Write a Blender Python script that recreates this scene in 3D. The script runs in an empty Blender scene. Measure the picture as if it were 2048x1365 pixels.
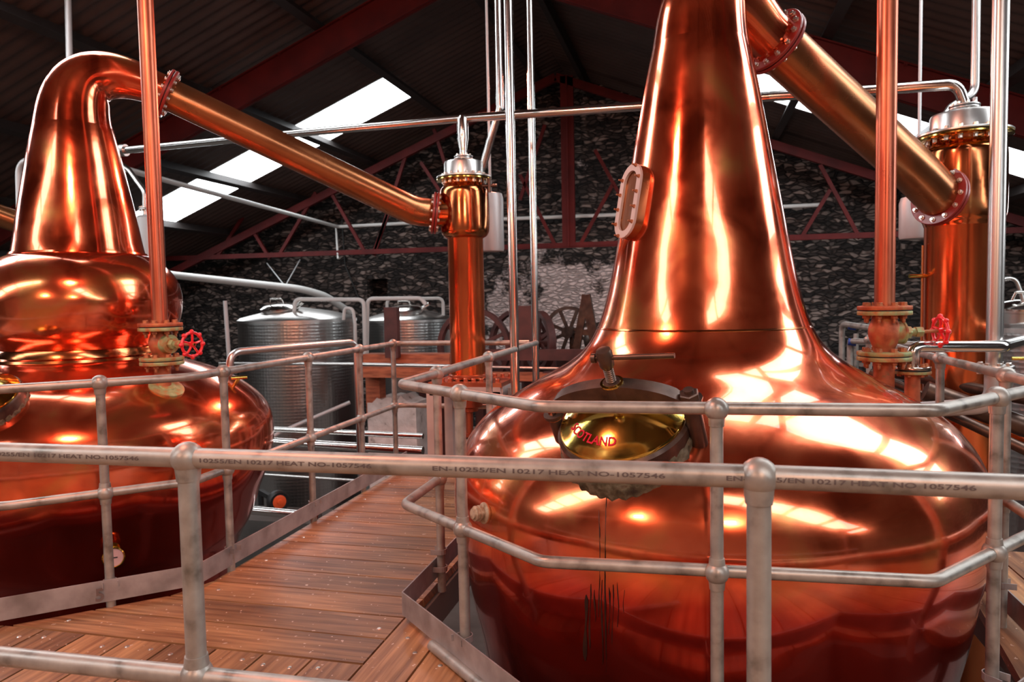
import bpy, bmesh, math, random
import numpy as np
from mathutils import Vector, Matrix, Quaternion
random.seed(7)
V = Vector
PI = math.pi
sc = bpy.context.scene
COL = sc.collection
# ------------------------------------------------------------------ camera
F_PX = 1473.07
CAM = V((0, 0, 1.46889))
R_ = V((0.97046265, 0.24050775, -0.01892818))
U_ = V((0.00445374, 0.06058446, 0.99815314))
W_ = V((-0.24121032, 0.96875464, -0.05772379))
cd = bpy.data.cameras.new('camera'); cam = bpy.data.objects.new('camera', cd); COL.objects.link(cam)
cd.sensor_width = 36; cd.lens = 36 * F_PX / 2048
cd.clip_start = .05; cd.clip_end = 200
cd.dof.use_dof = True; cd.dof.focus_distance = 2.7; cd.dof.aperture_fstop = 5.0
m = Matrix.Identity(4)
for i in range(3):
    m[i][0] = R_[i]; m[i][1] = U_[i]; m[i][2] = -W_[i]; m[i][3] = CAM[i]
cam.matrix_world = m
sc.camera = cam
def ray(px, py):
    return W_ + R_ * ((px - 1024) / F_PX) + U_ * ((682.5 - py) / F_PX)
def at(px, py, X=None, Y=None, Z=None, D=None):      # the world point a pixel shows, on one plane
    d = ray(px, py)
    if X is not None: t = (X - CAM.x) / d.x
    elif Y is not None: t = (Y - CAM.y) / d.y
    elif Z is not None: t = (Z - CAM.z) / d.z
    else: t = D
    return CAM + d * t
# ------------------------------------------------------------------ world, exposure, lights
sc.view_settings.view_transform = 'Standard'; sc.view_settings.look = 'None'
sc.view_settings.gamma = 1; sc.view_settings.use_curve_mapping = False
sc.view_settings.exposure = 0.25
wd = bpy.data.worlds.new('world'); sc.world = wd; wd.use_nodes = True
bg = wd.node_tree.nodes['Background']; bg.inputs[0].default_value = (.75, .85, 1, 1); bg.inputs[1].default_value = 0.6
def area(name, loc, target, sx, sy, power, color):
    l = bpy.data.lights.new(name, 'AREA'); l.shape = 'RECTANGLE'; l.size = sx; l.size_y = sy; l.energy = power; l.color = color
    o = bpy.data.objects.new(name, l); COL.objects.link(o); o.location = loc
    o.rotation_euler = (V(target) - V(loc)).to_track_quat('-Z', 'Y').to_euler()
    return o
SKY_E = 7.0
area('copper_bounce_fill', (-2.1, 1.2, 3.9), (-1.9, 5.2, .3), .5, .3, 70, (1, .34, .22))  # added fill standing in for red light bounced off the copper stills
area('copper_bounce_fill', (-1.95, 7.4, 3.6), (-1.9, 4.6, .2), .4, .4, 95, (1, .30, .20))  # second added bounce fill, from beyond the walkway end
area('warm_front_fill', (1.2, -3.2, 3.4), (.4, 4, .6), .5, .25, 75, (1, .52, .34))  # unseen fill behind the camera, added to warm the copper and rails
area('warm_front_fill', (-3.0, -3.0, 3.4), (-3.5, 4, .6), .5, .25, 60, (1, .52, .34))  # its unseen partner, added to warm the left still
area('gable_wall_fill', (-1.5, 12.6, 1.2), (-1.2, 16, .2), .8, .3, 38, (1, .80, .74))  # unseen fill, added to brighten the limewash low on the gable
# ------------------------------------------------------------------ materials
MAT = {}
def mat(name, base=(.5, .5, .5), metal=0., rough=.5, ramp=None, scale=4., detail=5., stretch=(1, 1, 1), bump=0., bscale=30., bstretch=None,
        rvar=0., emis=None, estr=0., coat=0., uv=False, spec=.5, distort=0., bdist=.01):
    if name in MAT: return MAT[name]
    M = bpy.data.materials.new(name); M.use_nodes = True; nt = M.node_tree; N = nt.nodes; L = nt.links
    b = N['Principled BSDF']
    b.inputs['Base Color'].default_value = (*base, 1); b.inputs['Metallic'].default_value = metal; b.inputs['Roughness'].default_value = rough
    b.inputs['Coat Weight'].default_value = coat; b.inputs['Specular IOR Level'].default_value = spec
    tc = N.new('ShaderNodeTexCoord'); mp = N.new('ShaderNodeMapping'); mp.inputs['Scale'].default_value = stretch
    L.new(tc.outputs['UV' if uv else 'Object'], mp.inputs[0])
    if ramp:
        n = N.new('ShaderNodeTexNoise'); n.inputs['Scale'].default_value = scale; n.inputs['Detail'].default_value = detail; n.inputs['Distortion'].default_value = distort
        L.new(mp.outputs[0], n.inputs[0]); r = N.new('ShaderNodeValToRGB'); e = r.color_ramp.elements
        for i, (p, c) in enumerate(ramp):
            if i < 2: el = e[i]; el.position = p
            else: el = e.new(p)
            el.color = (*c, 1)
        L.new(n.outputs[0], r.inputs[0]); L.new(r.outputs[0], b.inputs['Base Color'])
        if rvar:
            mr = N.new('ShaderNodeMapRange'); mr.inputs[1].default_value = .3; mr.inputs[2].default_value = .7
            mr.inputs[3].default_value = rough - rvar; mr.inputs[4].default_value = rough + rvar
            L.new(n.outputs[0], mr.inputs[0]); L.new(mr.outputs[0], b.inputs['Roughness'])
    if bump:
        n2 = N.new('ShaderNodeTexNoise'); n2.inputs['Scale'].default_value = bscale; n2.inputs['Detail'].default_value = 3
        if bstretch:
            m2 = N.new('ShaderNodeMapping'); m2.inputs['Scale'].default_value = bstretch; L.new(tc.outputs['UV' if uv else 'Object'], m2.inputs[0]); L.new(m2.outputs[0], n2.inputs[0])
        else: L.new(mp.outputs[0], n2.inputs[0])
        bp = N.new('ShaderNodeBump'); bp.inputs['Strength'].default_value = bump; bp.inputs['Distance'].default_value = bdist
        L.new(n2.outputs[0], bp.inputs['Height']); L.new(bp.outputs[0], b.inputs['Normal'])
    if emis:
        b.inputs['Emission Color'].default_value = (*emis, 1); b.inputs['Emission Strength'].default_value = estr
    MAT[name] = M
    return M
def copper_mat(name, zreflect=None):      # polished copper with tarnish clouds; lower pot painted crimson, partly for the deck's dark reflection
    M = mat(name, metal=.93, rough=.16, coat=.6, ramp=[(.30, (.42, .065, .025)), (.43, (.80, .140, .055)), (.56, (.95, .215, .09)), (.70, (.80, .31, .10))], scale=3.2, detail=10, distort=.7, rvar=.05, bump=.5, bscale=3.2, bdist=.004)
    pb = M.node_tree.nodes['Principled BSDF']; pb.inputs['Coat Roughness'].default_value = .03; pb.inputs['Coat IOR'].default_value = 1.55
    if zreflect:
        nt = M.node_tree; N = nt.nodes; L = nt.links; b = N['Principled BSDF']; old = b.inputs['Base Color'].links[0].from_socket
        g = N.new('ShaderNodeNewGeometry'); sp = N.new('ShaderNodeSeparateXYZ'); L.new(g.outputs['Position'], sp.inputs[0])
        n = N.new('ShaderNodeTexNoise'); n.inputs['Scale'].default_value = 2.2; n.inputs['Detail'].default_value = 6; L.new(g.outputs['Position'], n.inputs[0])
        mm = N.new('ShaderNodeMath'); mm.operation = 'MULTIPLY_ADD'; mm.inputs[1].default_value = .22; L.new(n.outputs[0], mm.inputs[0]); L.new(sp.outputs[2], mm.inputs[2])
        mr = N.new('ShaderNodeMapRange'); mr.inputs[1].default_value = zreflect + .11 + .05; mr.inputs[2].default_value = zreflect + .11 - .05; L.new(mm.outputs[0], mr.inputs[0])
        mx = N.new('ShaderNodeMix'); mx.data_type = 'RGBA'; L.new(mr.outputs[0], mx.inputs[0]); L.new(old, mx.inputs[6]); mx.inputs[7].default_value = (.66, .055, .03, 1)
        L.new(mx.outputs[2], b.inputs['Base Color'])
    return M
COPPER = copper_mat('polished_copper'); COPPERLOW = copper_mat('polished_copper_with_painted_reflection', .43)
COPPER2 = mat('tarnished_copper', metal=1, rough=.16, ramp=[(.3, (.36, .10, .035)), (.5, (.62, .19, .075)), (.72, (.60, .27, .09))], scale=3, distort=.5, rvar=.05, bump=.4, bscale=4, bdist=.006)
COPPER_PIPE = mat('lacquered_copper_pipe', metal=.85, rough=.27, ramp=[(.3, (.34, .13, .052)), (.6, (.47, .19, .078))], scale=2, rvar=.05)
TUBE = mat('red_polished_condenser_copper', metal=.9, rough=.19, ramp=[(.3, (.50, .11, .04)), (.55, (.78, .20, .07)), (.75, (.80, .30, .10))], scale=5, stretch=(1, 1, .3), rvar=.05, bump=.2, bscale=3, bstretch=(1, 1, .3), bdist=.004)
OXIDE = mat('red_oxidised_copper', metal=.75, rough=.33, ramp=[(.3, (.40, .09, .05)), (.55, (.54, .15, .08)), (.75, (.60, .26, .13))], scale=6, stretch=(1, 1, .35), rvar=.06)
BRASS = mat('polished_brass', metal=1, rough=.12, ramp=[(.3, (.62, .40, .08)), (.6, (.85, .60, .14))], scale=5, rvar=.04, bump=.15, bscale=9)
REDPAINT = mat('red_flange_paint', (.26, .025, .02), rough=.38, coat=.2)
BRIGHTRED = mat('bright_red_handwheel', (.75, .015, .025), rough=.3, coat=.5)
STEELRED = mat('red_oxide_steelwork', ramp=[(.3, (.065, .004, .004)), (.7, (.11, .007, .006))], scale=3, rough=.6, spec=.25)
DARKSTEEL = mat('dark_purlin_steel', (.02, .015, .014), rough=.6)
GALV = mat('galvanised_tube', metal=.55, rough=.42, ramp=[(.28, (.18, .17, .15)), (.45, (.35, .33, .30)), (.70, (.46, .44, .40))], scale=16, detail=8, rvar=.09, bump=.2, bscale=60, bdist=.0015)
GALVPLATE = mat('galvanised_plate', metal=.45, rough=.5, ramp=[(.3, (.26, .24, .235)), (.65, (.44, .41, .405))], scale=9, detail=8, rvar=.08)
STAINLESS = mat('polished_stainless', (.72, .70, .67), metal=1, rough=.17)
SATIN = mat('satin_stainless', (.62, .60, .58), metal=1, rough=.32)
DULL = mat('dull_grey_tube', (.5, .5, .5), metal=.3, rough=.45)
BOLT = mat('zinc_bolt', (.70, .66, .60), metal=.9, rough=.3)
RUSTBOLT = mat('rusty_bolt', metal=.4, rough=.6, ramp=[(.35, (.30, .09, .04)), (.65, (.52, .22, .10))], scale=40)
RUST = mat('rust_bronze_valve', metal=.35, rough=.55, ramp=[(.30, (.14, .10, .04)), (.42, (.36, .09, .04)), (.58, (.50, .14, .06)), (.72, (.46, .30, .11))], scale=14, detail=8, rvar=.1, bump=.3, bscale=60, bdist=.002)
VERD = mat('verdigris_flange', metal=.3, rough=.6, ramp=[(.32, (.36, .10, .05)), (.45, (.42, .26, .10)), (.56, (.30, .38, .18)), (.7, (.44, .48, .26))], scale=18, detail=8, bump=.3, bscale=50, bdist=.002)
IRON = mat('dark_bronze_iron', metal=.7, rough=.38, ramp=[(.3, (.05, .03, .025)), (.6, (.13, .08, .06)), (.8, (.20, .12, .08))], scale=10, bump=.2, bscale=50, bdist=.002)
CRUST = mat('green_weld_crust', metal=.2, rough=.7, ramp=[(.3, (.03, .022, .015)), (.48, (.10, .085, .05)), (.60, (.19, .165, .11)), (.75, (.10, .05, .03))], scale=22, detail=9, bump=.8, bscale=70, bdist=.004)
BLACK = mat('black_rubber', (.012, .012, .012), rough=.5)
WHITEMET = mat('white_painted_metal', (.62, .62, .60), rough=.45)
PALESTEEL = mat('pale_painted_steel', ramp=[(.3, (.46, .38, .36)), (.7, (.58, .50, .47))], scale=5, rough=.5)
GREYBOX = mat('grey_painted_steel', (.16, .16, .155), rough=.5)
LETTER = mat('red_letter_paint', (.60, .01, .04), rough=.6, spec=.2)
INK = mat('dark_stencil_ink', (.10, .075, .07), rough=.7)
DIAL = mat('gauge_dial', (.62, .42, .42), rough=.4)
ORANGE = mat('orange_hub_plastic', (.9, .13, .03), rough=.4)
BLUE = mat('blue_tape', (.02, .06, .3), rough=.5)
TIMBER = mat('orange_timber', ramp=[(.3, (.22, .05, .02)), (.6, (.46, .13, .055))], scale=5, stretch=(1, 1, 6), rough=.6)
MACHRED = mat('dark_red_iron', ramp=[(.3, (.045, .014, .012)), (.7, (.11, .03, .025))], scale=6, rough=.55)
PLASTER = mat('crumbling_plaster', ramp=[(.28, (.12, .08, .06)), (.38, (.55, .46, .42)), (.7, (.70, .60, .56))], scale=7, detail=8, rough=.9, bump=.6, bscale=12, bdist=.02)
GLASS = mat('sight_glass_pane', (.25, .14, .09), metal=0, rough=.04)
GLASS.node_tree.nodes['Principled BSDF'].inputs['Transmission Weight'].default_value = .35
CONCRETE = mat('concrete', ramp=[(.3, (.05, .045, .04)), (.7, (.10, .09, .08))], scale=2, rough=.8)
ROOFM = mat('brown_corrugated_sheet', ramp=[(.3, (.055, .032, .026)), (.7, (.085, .052, .042))], scale=1.2, rough=.55)
SKYM = mat('translucent_skylight', (.8, .8, .8), emis=(.93, .97, 1), estr=SKY_E)
PLAINWALL = mat('warm_limewashed_wall', ramp=[(.3, (.50, .30, .22)), (.7, (.62, .40, .30))], scale=1.5, rough=.85)

def wood_mat():
    M = bpy.data.materials.new('deck_board_wood'); M.use_nodes = True; nt = M.node_tree; N = nt.nodes; L = nt.links; b = N['Principled BSDF']
    uv = N.new('ShaderNodeUVMap')
    mp = N.new('ShaderNodeMapping'); mp.inputs['Scale'].default_value = (1.3, 22, 1); L.new(uv.outputs[0], mp.inputs[0])
    n = N.new('ShaderNodeTexNoise'); n.inputs['Scale'].default_value = 1.6; n.inputs['Detail'].default_value = 7; n.inputs['Distortion'].default_value = .4; L.new(mp.outputs[0], n.inputs[0])
    r = N.new('ShaderNodeValToRGB'); e = r.color_ramp.elements; e[0].position = .3; e[0].color = (.18, .080, .038, 1); e[1].position = .72; e[1].color = (.52, .30, .15, 1)
    L.new(n.outputs[0], r.inputs[0])
    mp2 = N.new('ShaderNodeMapping'); mp2.inputs['Scale'].default_value = (.9, 2.2, 1); L.new(uv.outputs[0], mp2.inputs[0])
    n2 = N.new('ShaderNodeTexNoise'); n2.inputs['Scale'].default_value = 1.1; n2.inputs['Detail'].default_value = 4; L.new(mp2.outputs[0], n2.inputs[0])
    r2 = N.new('ShaderNodeValToRGB'); e = r2.color_ramp.elements; e[0].position = .35; e[0].color = (.50, .45, .45, 1); e[1].position = .65; e[1].color = (1.15, 1.05, .95, 1)
    L.new(n2.outputs[0], r2.inputs[0])
    mx = N.new('ShaderNodeMix'); mx.data_type = 'RGBA'; mx.blend_type = 'MULTIPLY'; mx.inputs[0].default_value = 1
    L.new(r.outputs[0], mx.inputs[6]); L.new(r2.outputs[0], mx.inputs[7])
    n3 = N.new('ShaderNodeTexNoise'); n3.inputs['Scale'].default_value = 34; n3.inputs['Detail'].default_value = 2; L.new(uv.outputs[0], n3.inputs[0])   # worn pale flecks
    r3 = N.new('ShaderNodeValToRGB'); e = r3.color_ramp.elements; e[0].position = .68; e[0].color = (0, 0, 0, 1); e[1].position = .71; e[1].color = (1, 1, 1, 1)
    L.new(n3.outputs[0], r3.inputs[0])
    mx2 = N.new('ShaderNodeMix'); mx2.data_type = 'RGBA'; L.new(r3.outputs[0], mx2.inputs[0]); L.new(mx.outputs[2], mx2.inputs[6]); mx2.inputs[7].default_value = (.62, .46, .36, 1)
    L.new(mx2.outputs[2], b.inputs['Base Color']); b.inputs['Roughness'].default_value = .42
    bp = N.new('ShaderNodeBump'); bp.inputs['Strength'].default_value = .35; bp.inputs['Distance'].default_value = .004; L.new(n.outputs[0], bp.inputs['Height']); L.new(bp.outputs[0], b.inputs['Normal'])
    return M
WOOD = wood_mat()
def stone_mat():
    M = bpy.data.materials.new('rubble_stone_wall'); M.use_nodes = True; nt = M.node_tree; N = nt.nodes; L = nt.links; b = N['Principled BSDF']
    tc = N.new('ShaderNodeTexCoord'); wn = N.new('ShaderNodeTexNoise'); wn.inputs['Scale'].default_value = 3; L.new(tc.outputs['Object'], wn.inputs[0])
    ad = N.new('ShaderNodeMix'); ad.data_type = 'RGBA'; ad.blend_type = 'ADD'; ad.inputs[0].default_value = .16; L.new(tc.outputs['Object'], ad.inputs[6]); L.new(wn.outputs[1], ad.inputs[7])
    mp = N.new('ShaderNodeMapping'); mp.inputs['Scale'].default_value = (5.6, 5.6, 15); L.new(ad.outputs[2], mp.inputs[0])
    v = N.new('ShaderNodeTexVoronoi'); v.feature = 'DISTANCE_TO_EDGE'; v.inputs['Scale'].default_value = 1; L.new(mp.outputs[0], v.inputs[0])
    v2 = N.new('ShaderNodeTexVoronoi'); v2.inputs['Scale'].default_value = 1; L.new(mp.outputs[0], v2.inputs[0])
    sep = N.new('ShaderNodeSeparateColor'); L.new(v2.outputs['Color'], sep.inputs[0])
    r = N.new('ShaderNodeValToRGB'); e = r.color_ramp.elements; e[0].position = 0; e[0].color = (.010, .007, .006, 1); e[1].position = 1; e[1].color = (.25, .19, .165, 1)
    el = e.new(.5); el.color = (.042, .030, .026, 1); L.new(sep.outputs[0], r.inputs[0])
    rm = N.new('ShaderNodeValToRGB'); e = rm.color_ramp.elements; e[0].position = .0; e[0].color = (.25, .2, .18, 1); e[1].position = .16; e[1].color = (1, 1, 1, 1)
    L.new(v.outputs['Distance'], rm.inputs[0])
    mx = N.new('ShaderNodeMix'); mx.data_type = 'RGBA'; mx.blend_type = 'MULTIPLY'; mx.inputs[0].default_value = 1; L.new(r.outputs[0], mx.inputs[6]); L.new(rm.outputs[0], mx.inputs[7])
    # remains of limewash low on the wall near the gable centre
    n = N.new('ShaderNodeTexNoise'); n.inputs['Scale'].default_value = 1.9; n.inputs['Detail'].default_value = 8; n.inputs['Roughness'].default_value = .7; L.new(tc.outputs['Object'], n.inputs[0])
    sp = N.new('ShaderNodeSeparateXYZ'); L.new(tc.outputs['Object'], sp.inputs[0])
    ax = N.new('ShaderNodeMath'); ax.operation = 'ADD'; ax.inputs[1].default_value = 2.2; L.new(sp.outputs[0], ax.inputs[0])
    ab = N.new('ShaderNodeMath'); ab.operation = 'ABSOLUTE'; L.new(ax.outputs[0], ab.inputs[0])
    mr = N.new('ShaderNodeMapRange'); mr.inputs[1].default_value = 0.6; mr.inputs[2].default_value = 4.5; mr.inputs[3].default_value = .16; mr.inputs[4].default_value = -.2; L.new(ab.outputs[0], mr.inputs[0])
    a2 = N.new('ShaderNodeMath'); L.new(n.outputs[0], a2.inputs[0]); L.new(mr.outputs[0], a2.inputs[1])
    mz = N.new('ShaderNodeMapRange'); mz.inputs[1].default_value = 1.6; mz.inputs[2].default_value = 3.0; mz.inputs[3].default_value = 0; mz.inputs[4].default_value = -.3; L.new(sp.outputs[2], mz.inputs[0])
    a3 = N.new('ShaderNodeMath'); L.new(a2.outputs[0], a3.inputs[0]); L.new(mz.outputs[0], a3.inputs[1])
    rl = N.new('ShaderNodeValToRGB'); e = rl.color_ramp.elements; e[0].position = .50; e[0].color = (0, 0, 0, 1); e[1].position = .58; e[1].color = (1, 1, 1, 1); L.new(a3.outputs[0], rl.inputs[0])
    mx2 = N.new('ShaderNodeMix'); mx2.data_type = 'RGBA'; L.new(rl.outputs[0], mx2.inputs[0]); L.new(mx.outputs[2], mx2.inputs[6]); mx2.inputs[7].default_value = (.52, .42, .40, 1)
    L.new(mx2.outputs[2], b.inputs['Base Color']); b.inputs['Roughness'].default_value = .9
    bp = N.new('ShaderNodeBump'); bp.inputs['Strength'].default_value = 1; bp.inputs['Distance'].default_value = .06; L.new(rm.outputs[0], bp.inputs['Height']); L.new(bp.outputs[0], b.inputs['Normal'])
    return M
STONE = stone_mat()
def jacket_mat():          # stainless jacket rolled with a fine dimple pattern
    M = bpy.data.materials.new('dimpled_stainless_jacket'); M.use_nodes = True; nt = M.node_tree; N = nt.nodes; L = nt.links; b = N['Principled BSDF']
    b.inputs['Base Color'].default_value = (.50, .50, .49, 1); b.inputs['Metallic'].default_value = 1; b.inputs['Roughness'].default_value = .28
    tc = N.new('ShaderNodeTexCoord'); v = N.new('ShaderNodeTexVoronoi'); v.inputs['Scale'].default_value = 22; v.inputs['Randomness'].default_value = .15
    L.new(tc.outputs['Object'], v.inputs[0]); bp = N.new('ShaderNodeBump'); bp.inputs['Strength'].default_value = .35; bp.inputs['Distance'].default_value = .01
    L.new(v.outputs['Distance'], bp.inputs['Height']); L.new(bp.outputs[0], b.inputs['Normal'])
    return M
JACKET = jacket_mat()
# ------------------------------------------------------------------ mesh helpers
class MB:
    def __init__(s): s.v = []; s.f = []; s.mi = []; s.uv = {}
    def add(s, vs, fs, mi=0):
        o = len(s.v); s.v += [V(p) for p in vs]; s.f += [tuple(i + o for i in f) for f in fs]; s.mi += [mi] * len(fs); return s
    def box(s, c, h, rot=None, mi=0):
        c = V(c); vs = []
        for x in (-1, 1):
            for y in (-1, 1):
                for z in (-1, 1):
                    p = V((x * h[0], y * h[1], z * h[2]))
                    vs.append(c + (rot @ p if rot else p))
        return s.add(vs, [(0, 1, 3, 2), (4, 6, 7, 5), (0, 4, 5, 1), (2, 3, 7, 6), (0, 2, 6, 4), (1, 5, 7, 3)], mi)
    def beam(s, a, b, w, h, up=(0, 0, 1), mi=0):
        a = V(a); b = V(b); d = b - a; L = d.length; x = d.normalized(); y = V(up).cross(x)
        if y.length < 1e-4: y = V((1, 0, 0)).cross(x)
        y.normalize(); z = x.cross(y); R = Matrix((x, y, z)).transposed()
        return s.box((a + b) / 2, (L / 2, w / 2, h / 2), R, mi)
    def lathe(s, prof, c=(0, 0, 0), axis=(0, 0, 1), seg=32, mi=0, xdir=None):   # prof: (r, h) along axis
        c = V(c); n = V(axis).normalized(); x = V(xdir) if xdir else (V((0, 0, 1)).cross(n) if abs(n.z) < .9 else V((1, 0, 0)).cross(n))
        x = (x - n * x.dot(n)).normalized(); y = n.cross(x); vs = []; fs = []; o = []
        for r, h in prof:
            if r < 1e-6: o.append([len(vs)]); vs.append(c + n * h)
            else:
                o.append(list(range(len(vs), len(vs) + seg)))
                vs += [c + n * h + (x * math.cos(2 * PI * k / seg) + y * math.sin(2 * PI * k / seg)) * r for k in range(seg)]
        for a, b in zip(o, o[1:]):
            for k in range(seg):
                k2 = (k + 1) % seg
                if len(a) == 1 and len(b) == 1: continue
                if len(a) == 1: fs.append((a[0], b[k2], b[k]))
                elif len(b) == 1: fs.append((a[k], a[k2], b[0]))
                else: fs.append((a[k], a[k2], b[k2], b[k]))
        return s.add(vs, fs, mi)
    def cyl(s, a, b, r, r2=None, seg=20, mi=0):
        a = V(a); b = V(b); L = (b - a).length; r2 = r if r2 is None else r2
        return s.lathe([(0, 0), (r, 0), (r2, L), (0, L)], a, b - a, seg, mi)
    def ball(s, c, r, seg=20, mi=0, squash=1.):
        return s.lathe([(r * math.sin(PI * i / 12), -r * squash * math.cos(PI * i / 12)) for i in range(13)], c, (0, 0, 1), seg, mi)
    def tube(s, pts, r, bend=0, seg=16, mi=0, cap=True, steps=8):
        pts = fillet([V(p) for p in pts], bend, steps) if bend else [V(p) for p in pts]
        rr = r if hasattr(r, '__len__') else [r] * len(pts)
        n = len(pts); T = []
        for i in range(n):
            t = (pts[min(i + 1, n - 1)] - pts[max(i - 1, 0)]); T.append(t.normalized())
        x = V((0, 0, 1)).cross(T[0])
        if x.length < .1: x = V((1, 0, 0)).cross(T[0])
        x.normalize(); vs = []; fs = []
        for i in range(n):
            if i: x = (T[i - 1].rotation_difference(T[i])) @ x
            x = (x - T[i] * x.dot(T[i])).normalized(); y = T[i].cross(x)
            vs += [pts[i] + (x * math.cos(2 * PI * k / seg) + y * math.sin(2 * PI * k / seg)) * rr[i] for k in range(seg)]
        for i in range(n - 1):
            for k in range(seg):
                k2 = (k + 1) % seg; fs.append((i * seg + k, i * seg + k2, (i + 1) * seg + k2, (i + 1) * seg + k))
        if cap: fs.append(tuple(range(seg))[::-1]); fs.append(tuple(range((n - 1) * seg, n * seg)))
        return s.add(vs, fs, mi)
    def prism(s, poly, ext, mi=0):    # poly: list of points, ext: vector
        n = len(poly); e = V(ext); vs = [V(p) for p in poly] + [V(p) + e for p in poly]
        return s.add(vs, [tuple(range(n))[::-1], tuple(range(n, 2 * n))] + [(i, (i + 1) % n, (i + 1) % n + n, i + n) for i in range(n)], mi)
    def hexn(s, c, axis, r, h, mi=0): return s.lathe([(0, 0), (r, 0), (r, h * .85), (r * .88, h), (0, h)], c, axis, 6, mi)
def fillet(P, R, steps=8):
    out = [P[0]]
    for i in range(1, len(P) - 1):
        a = (P[i - 1] - P[i]); b = (P[i + 1] - P[i]); la, lb = a.length, b.length; a.normalize(); b.normalize()
        ang = a.angle(b)
        if PI - ang < .02: out.append(P[i]); continue
        t = min(R / math.tan(ang / 2), la * .48, lb * .48)
        p0 = P[i] + a * t; p1 = P[i] + b * t
        for k in range(steps + 1):
            u = k / steps
            out.append(p0 * (1 - u) ** 2 + P[i] * 2 * u * (1 - u) + p1 * u * u)
    out.append(P[-1]); return out
def world_of(p):
    l = V((0, 0, 0))
    while p: l += p.location; p = p.parent
    return l
def obj(name, mb, mats, parent=None, base=None, smooth=True, label=None, ang=38):
    off = world_of(parent) if parent else V(base or (0, 0, 0))
    me = bpy.data.meshes.new(name); me.from_pydata([tuple(p - off) for p in mb.v], [], mb.f)
    for M in (mats if isinstance(mats, (list, tuple)) else [mats]): me.materials.append(M)
    me.polygons.foreach_set('material_index', mb.mi)
    bm = bmesh.new(); bm.from_mesh(me); bmesh.ops.recalc_face_normals(bm, faces=bm.faces)
    if smooth:
        for f in bm.faces: f.smooth = True
        for e in bm.edges:
            if len(e.link_faces) == 2 and e.calc_face_angle(0) > math.radians(ang): e.smooth = False
    bm.to_mesh(me); bm.free()
    o = bpy.data.objects.new(name, me); COL.objects.link(o)
    if parent: o.parent = parent
    else: o.location = off
    if label: o['label'] = label
    return o
def tag(o, label, cat, group=None, kind=None):
    o['label'] = label; o['category'] = cat
    if group: o['group'] = group
    if kind: o['kind'] = kind
    return o
def thing(name, loc, label, cat, group=None):
    o = bpy.data.objects.new(name, None); COL.objects.link(o); o.location = loc; o.empty_display_size = .1
    return tag(o, label, cat, group)
def struct(name, mb, M, smooth=False, base=None):
    o = obj(name, mb, M, smooth=smooth, base=base); o['kind'] = 'structure'; return o
_bolts = {}
def bolt(parent, pos, axis, r=.011, h=.012, M=None, stud=0., name='bolt'):
    M = M or BOLT; key = (round(r, 4), round(h, 4), M.name, round(stud, 3))
    if key not in _bolts:
        mb = MB().lathe([(0, 0), (r * 1.25, 0), (r * 1.25, h * .2), (0, h * .2)], seg=12).hexn((0, 0, h * .2), (0, 0, 1), r, h * .8)
        if stud: mb.cyl((0, 0, h), (0, 0, h + stud), r * .55, seg=8)
        me = bpy.data.meshes.new('bolt'); me.from_pydata([tuple(p) for p in mb.v], [], mb.f); me.materials.append(M); _bolts[key] = me
    o = bpy.data.objects.new(name, _bolts[key]); COL.objects.link(o); o.parent = parent
    o.location = V(pos) - world_of(parent); o.rotation_mode = 'QUATERNION'; o.rotation_quaternion = V((0, 0, 1)).rotation_difference(V(axis).normalized())
    return o
def ring_pts(c, n, r, k, ph=0.):
    c = V(c); n = V(n).normalized(); x = V((0, 0, 1)).cross(n)
    if x.length < .1: x = V((1, 0, 0))
    x.normalize(); y = n.cross(x)
    return [c + (x * math.cos(2 * PI * i / k + ph) + y * math.sin(2 * PI * i / k + ph)) * r for i in range(k)]
def flange(parent, c, n, rin, rout, th, k, M=None, BM=None, both=True, br=.011, bh=.014, name='flange', gap=.006, stud=0., label=None, M2=None, ph=0.):
    """a pair of bolted plates with a gasket, its bolts as sub-parts"""
    M = M or REDPAINT; c = V(c); n = V(n).normalized(); BM = BM or BOLT
    mb = MB()
    mb.lathe([(rin, gap / 2), (rout * .985, gap / 2), (rout, gap / 2 + .003), (rout, th), (rout * .985, th + .003), (rin, th + .003), (rin, gap / 2)], c, n, 48)
    mb.lathe([(rin, -gap / 2), (rout * .985, -gap / 2), (rout, -gap / 2 - .003), (rout, -th), (rout * .985, -th - .003), (rin, -th - .003), (rin, -gap / 2)], c, n, 48, 2)
    mb.lathe([(rin, -gap / 2), (rout * .95, -gap / 2), (rout * .95, gap / 2), (rin, gap / 2)], c, n, 48, 1)
    f = obj(name, mb, [M, BLACK, M2 or M], parent, label=label)
    for p in ring_pts(c, n, (rout * .55 + rin * .45) if rout - rin > .03 else (rin + rout) / 2, k, ph):
        bolt(f, p + n * (th + .003), n, br, bh, BM, stud=0 if both else stud)
        if both: bolt(f, p - n * (th + .003), -n, br, bh, BM, stud=stud)
    return f
def text_mesh(s, size):
    cu = bpy.data.curves.new('txt', 'FONT'); cu.body = s; cu.size = size; cu.align_x = 'LEFT'; cu.resolution_u = 3; cu.offset = size * .02
    o = bpy.data.objects.new('txt', cu); COL.objects.link(o)
    dg = bpy.context.evaluated_depsgraph_get(); me = o.evaluated_get(dg).to_mesh()
    bm = bmesh.new(); bm.from_mesh(me); o.evaluated_get(dg).to_mesh_clear()
    bmesh.ops.subdivide_edges(bm, edges=[e for e in bm.edges if e.calc_length() > size * .3], cuts=2)
    bmesh.ops.triangulate(bm, faces=bm.faces)
    vs = [v.co.copy() for v in bm.verts]; fs = [tuple(v.index for v in f.verts) for f in bm.faces]; bm.free()
    bpy.data.objects.remove(o); bpy.data.curves.remove(cu)
    return vs, fs
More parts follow.
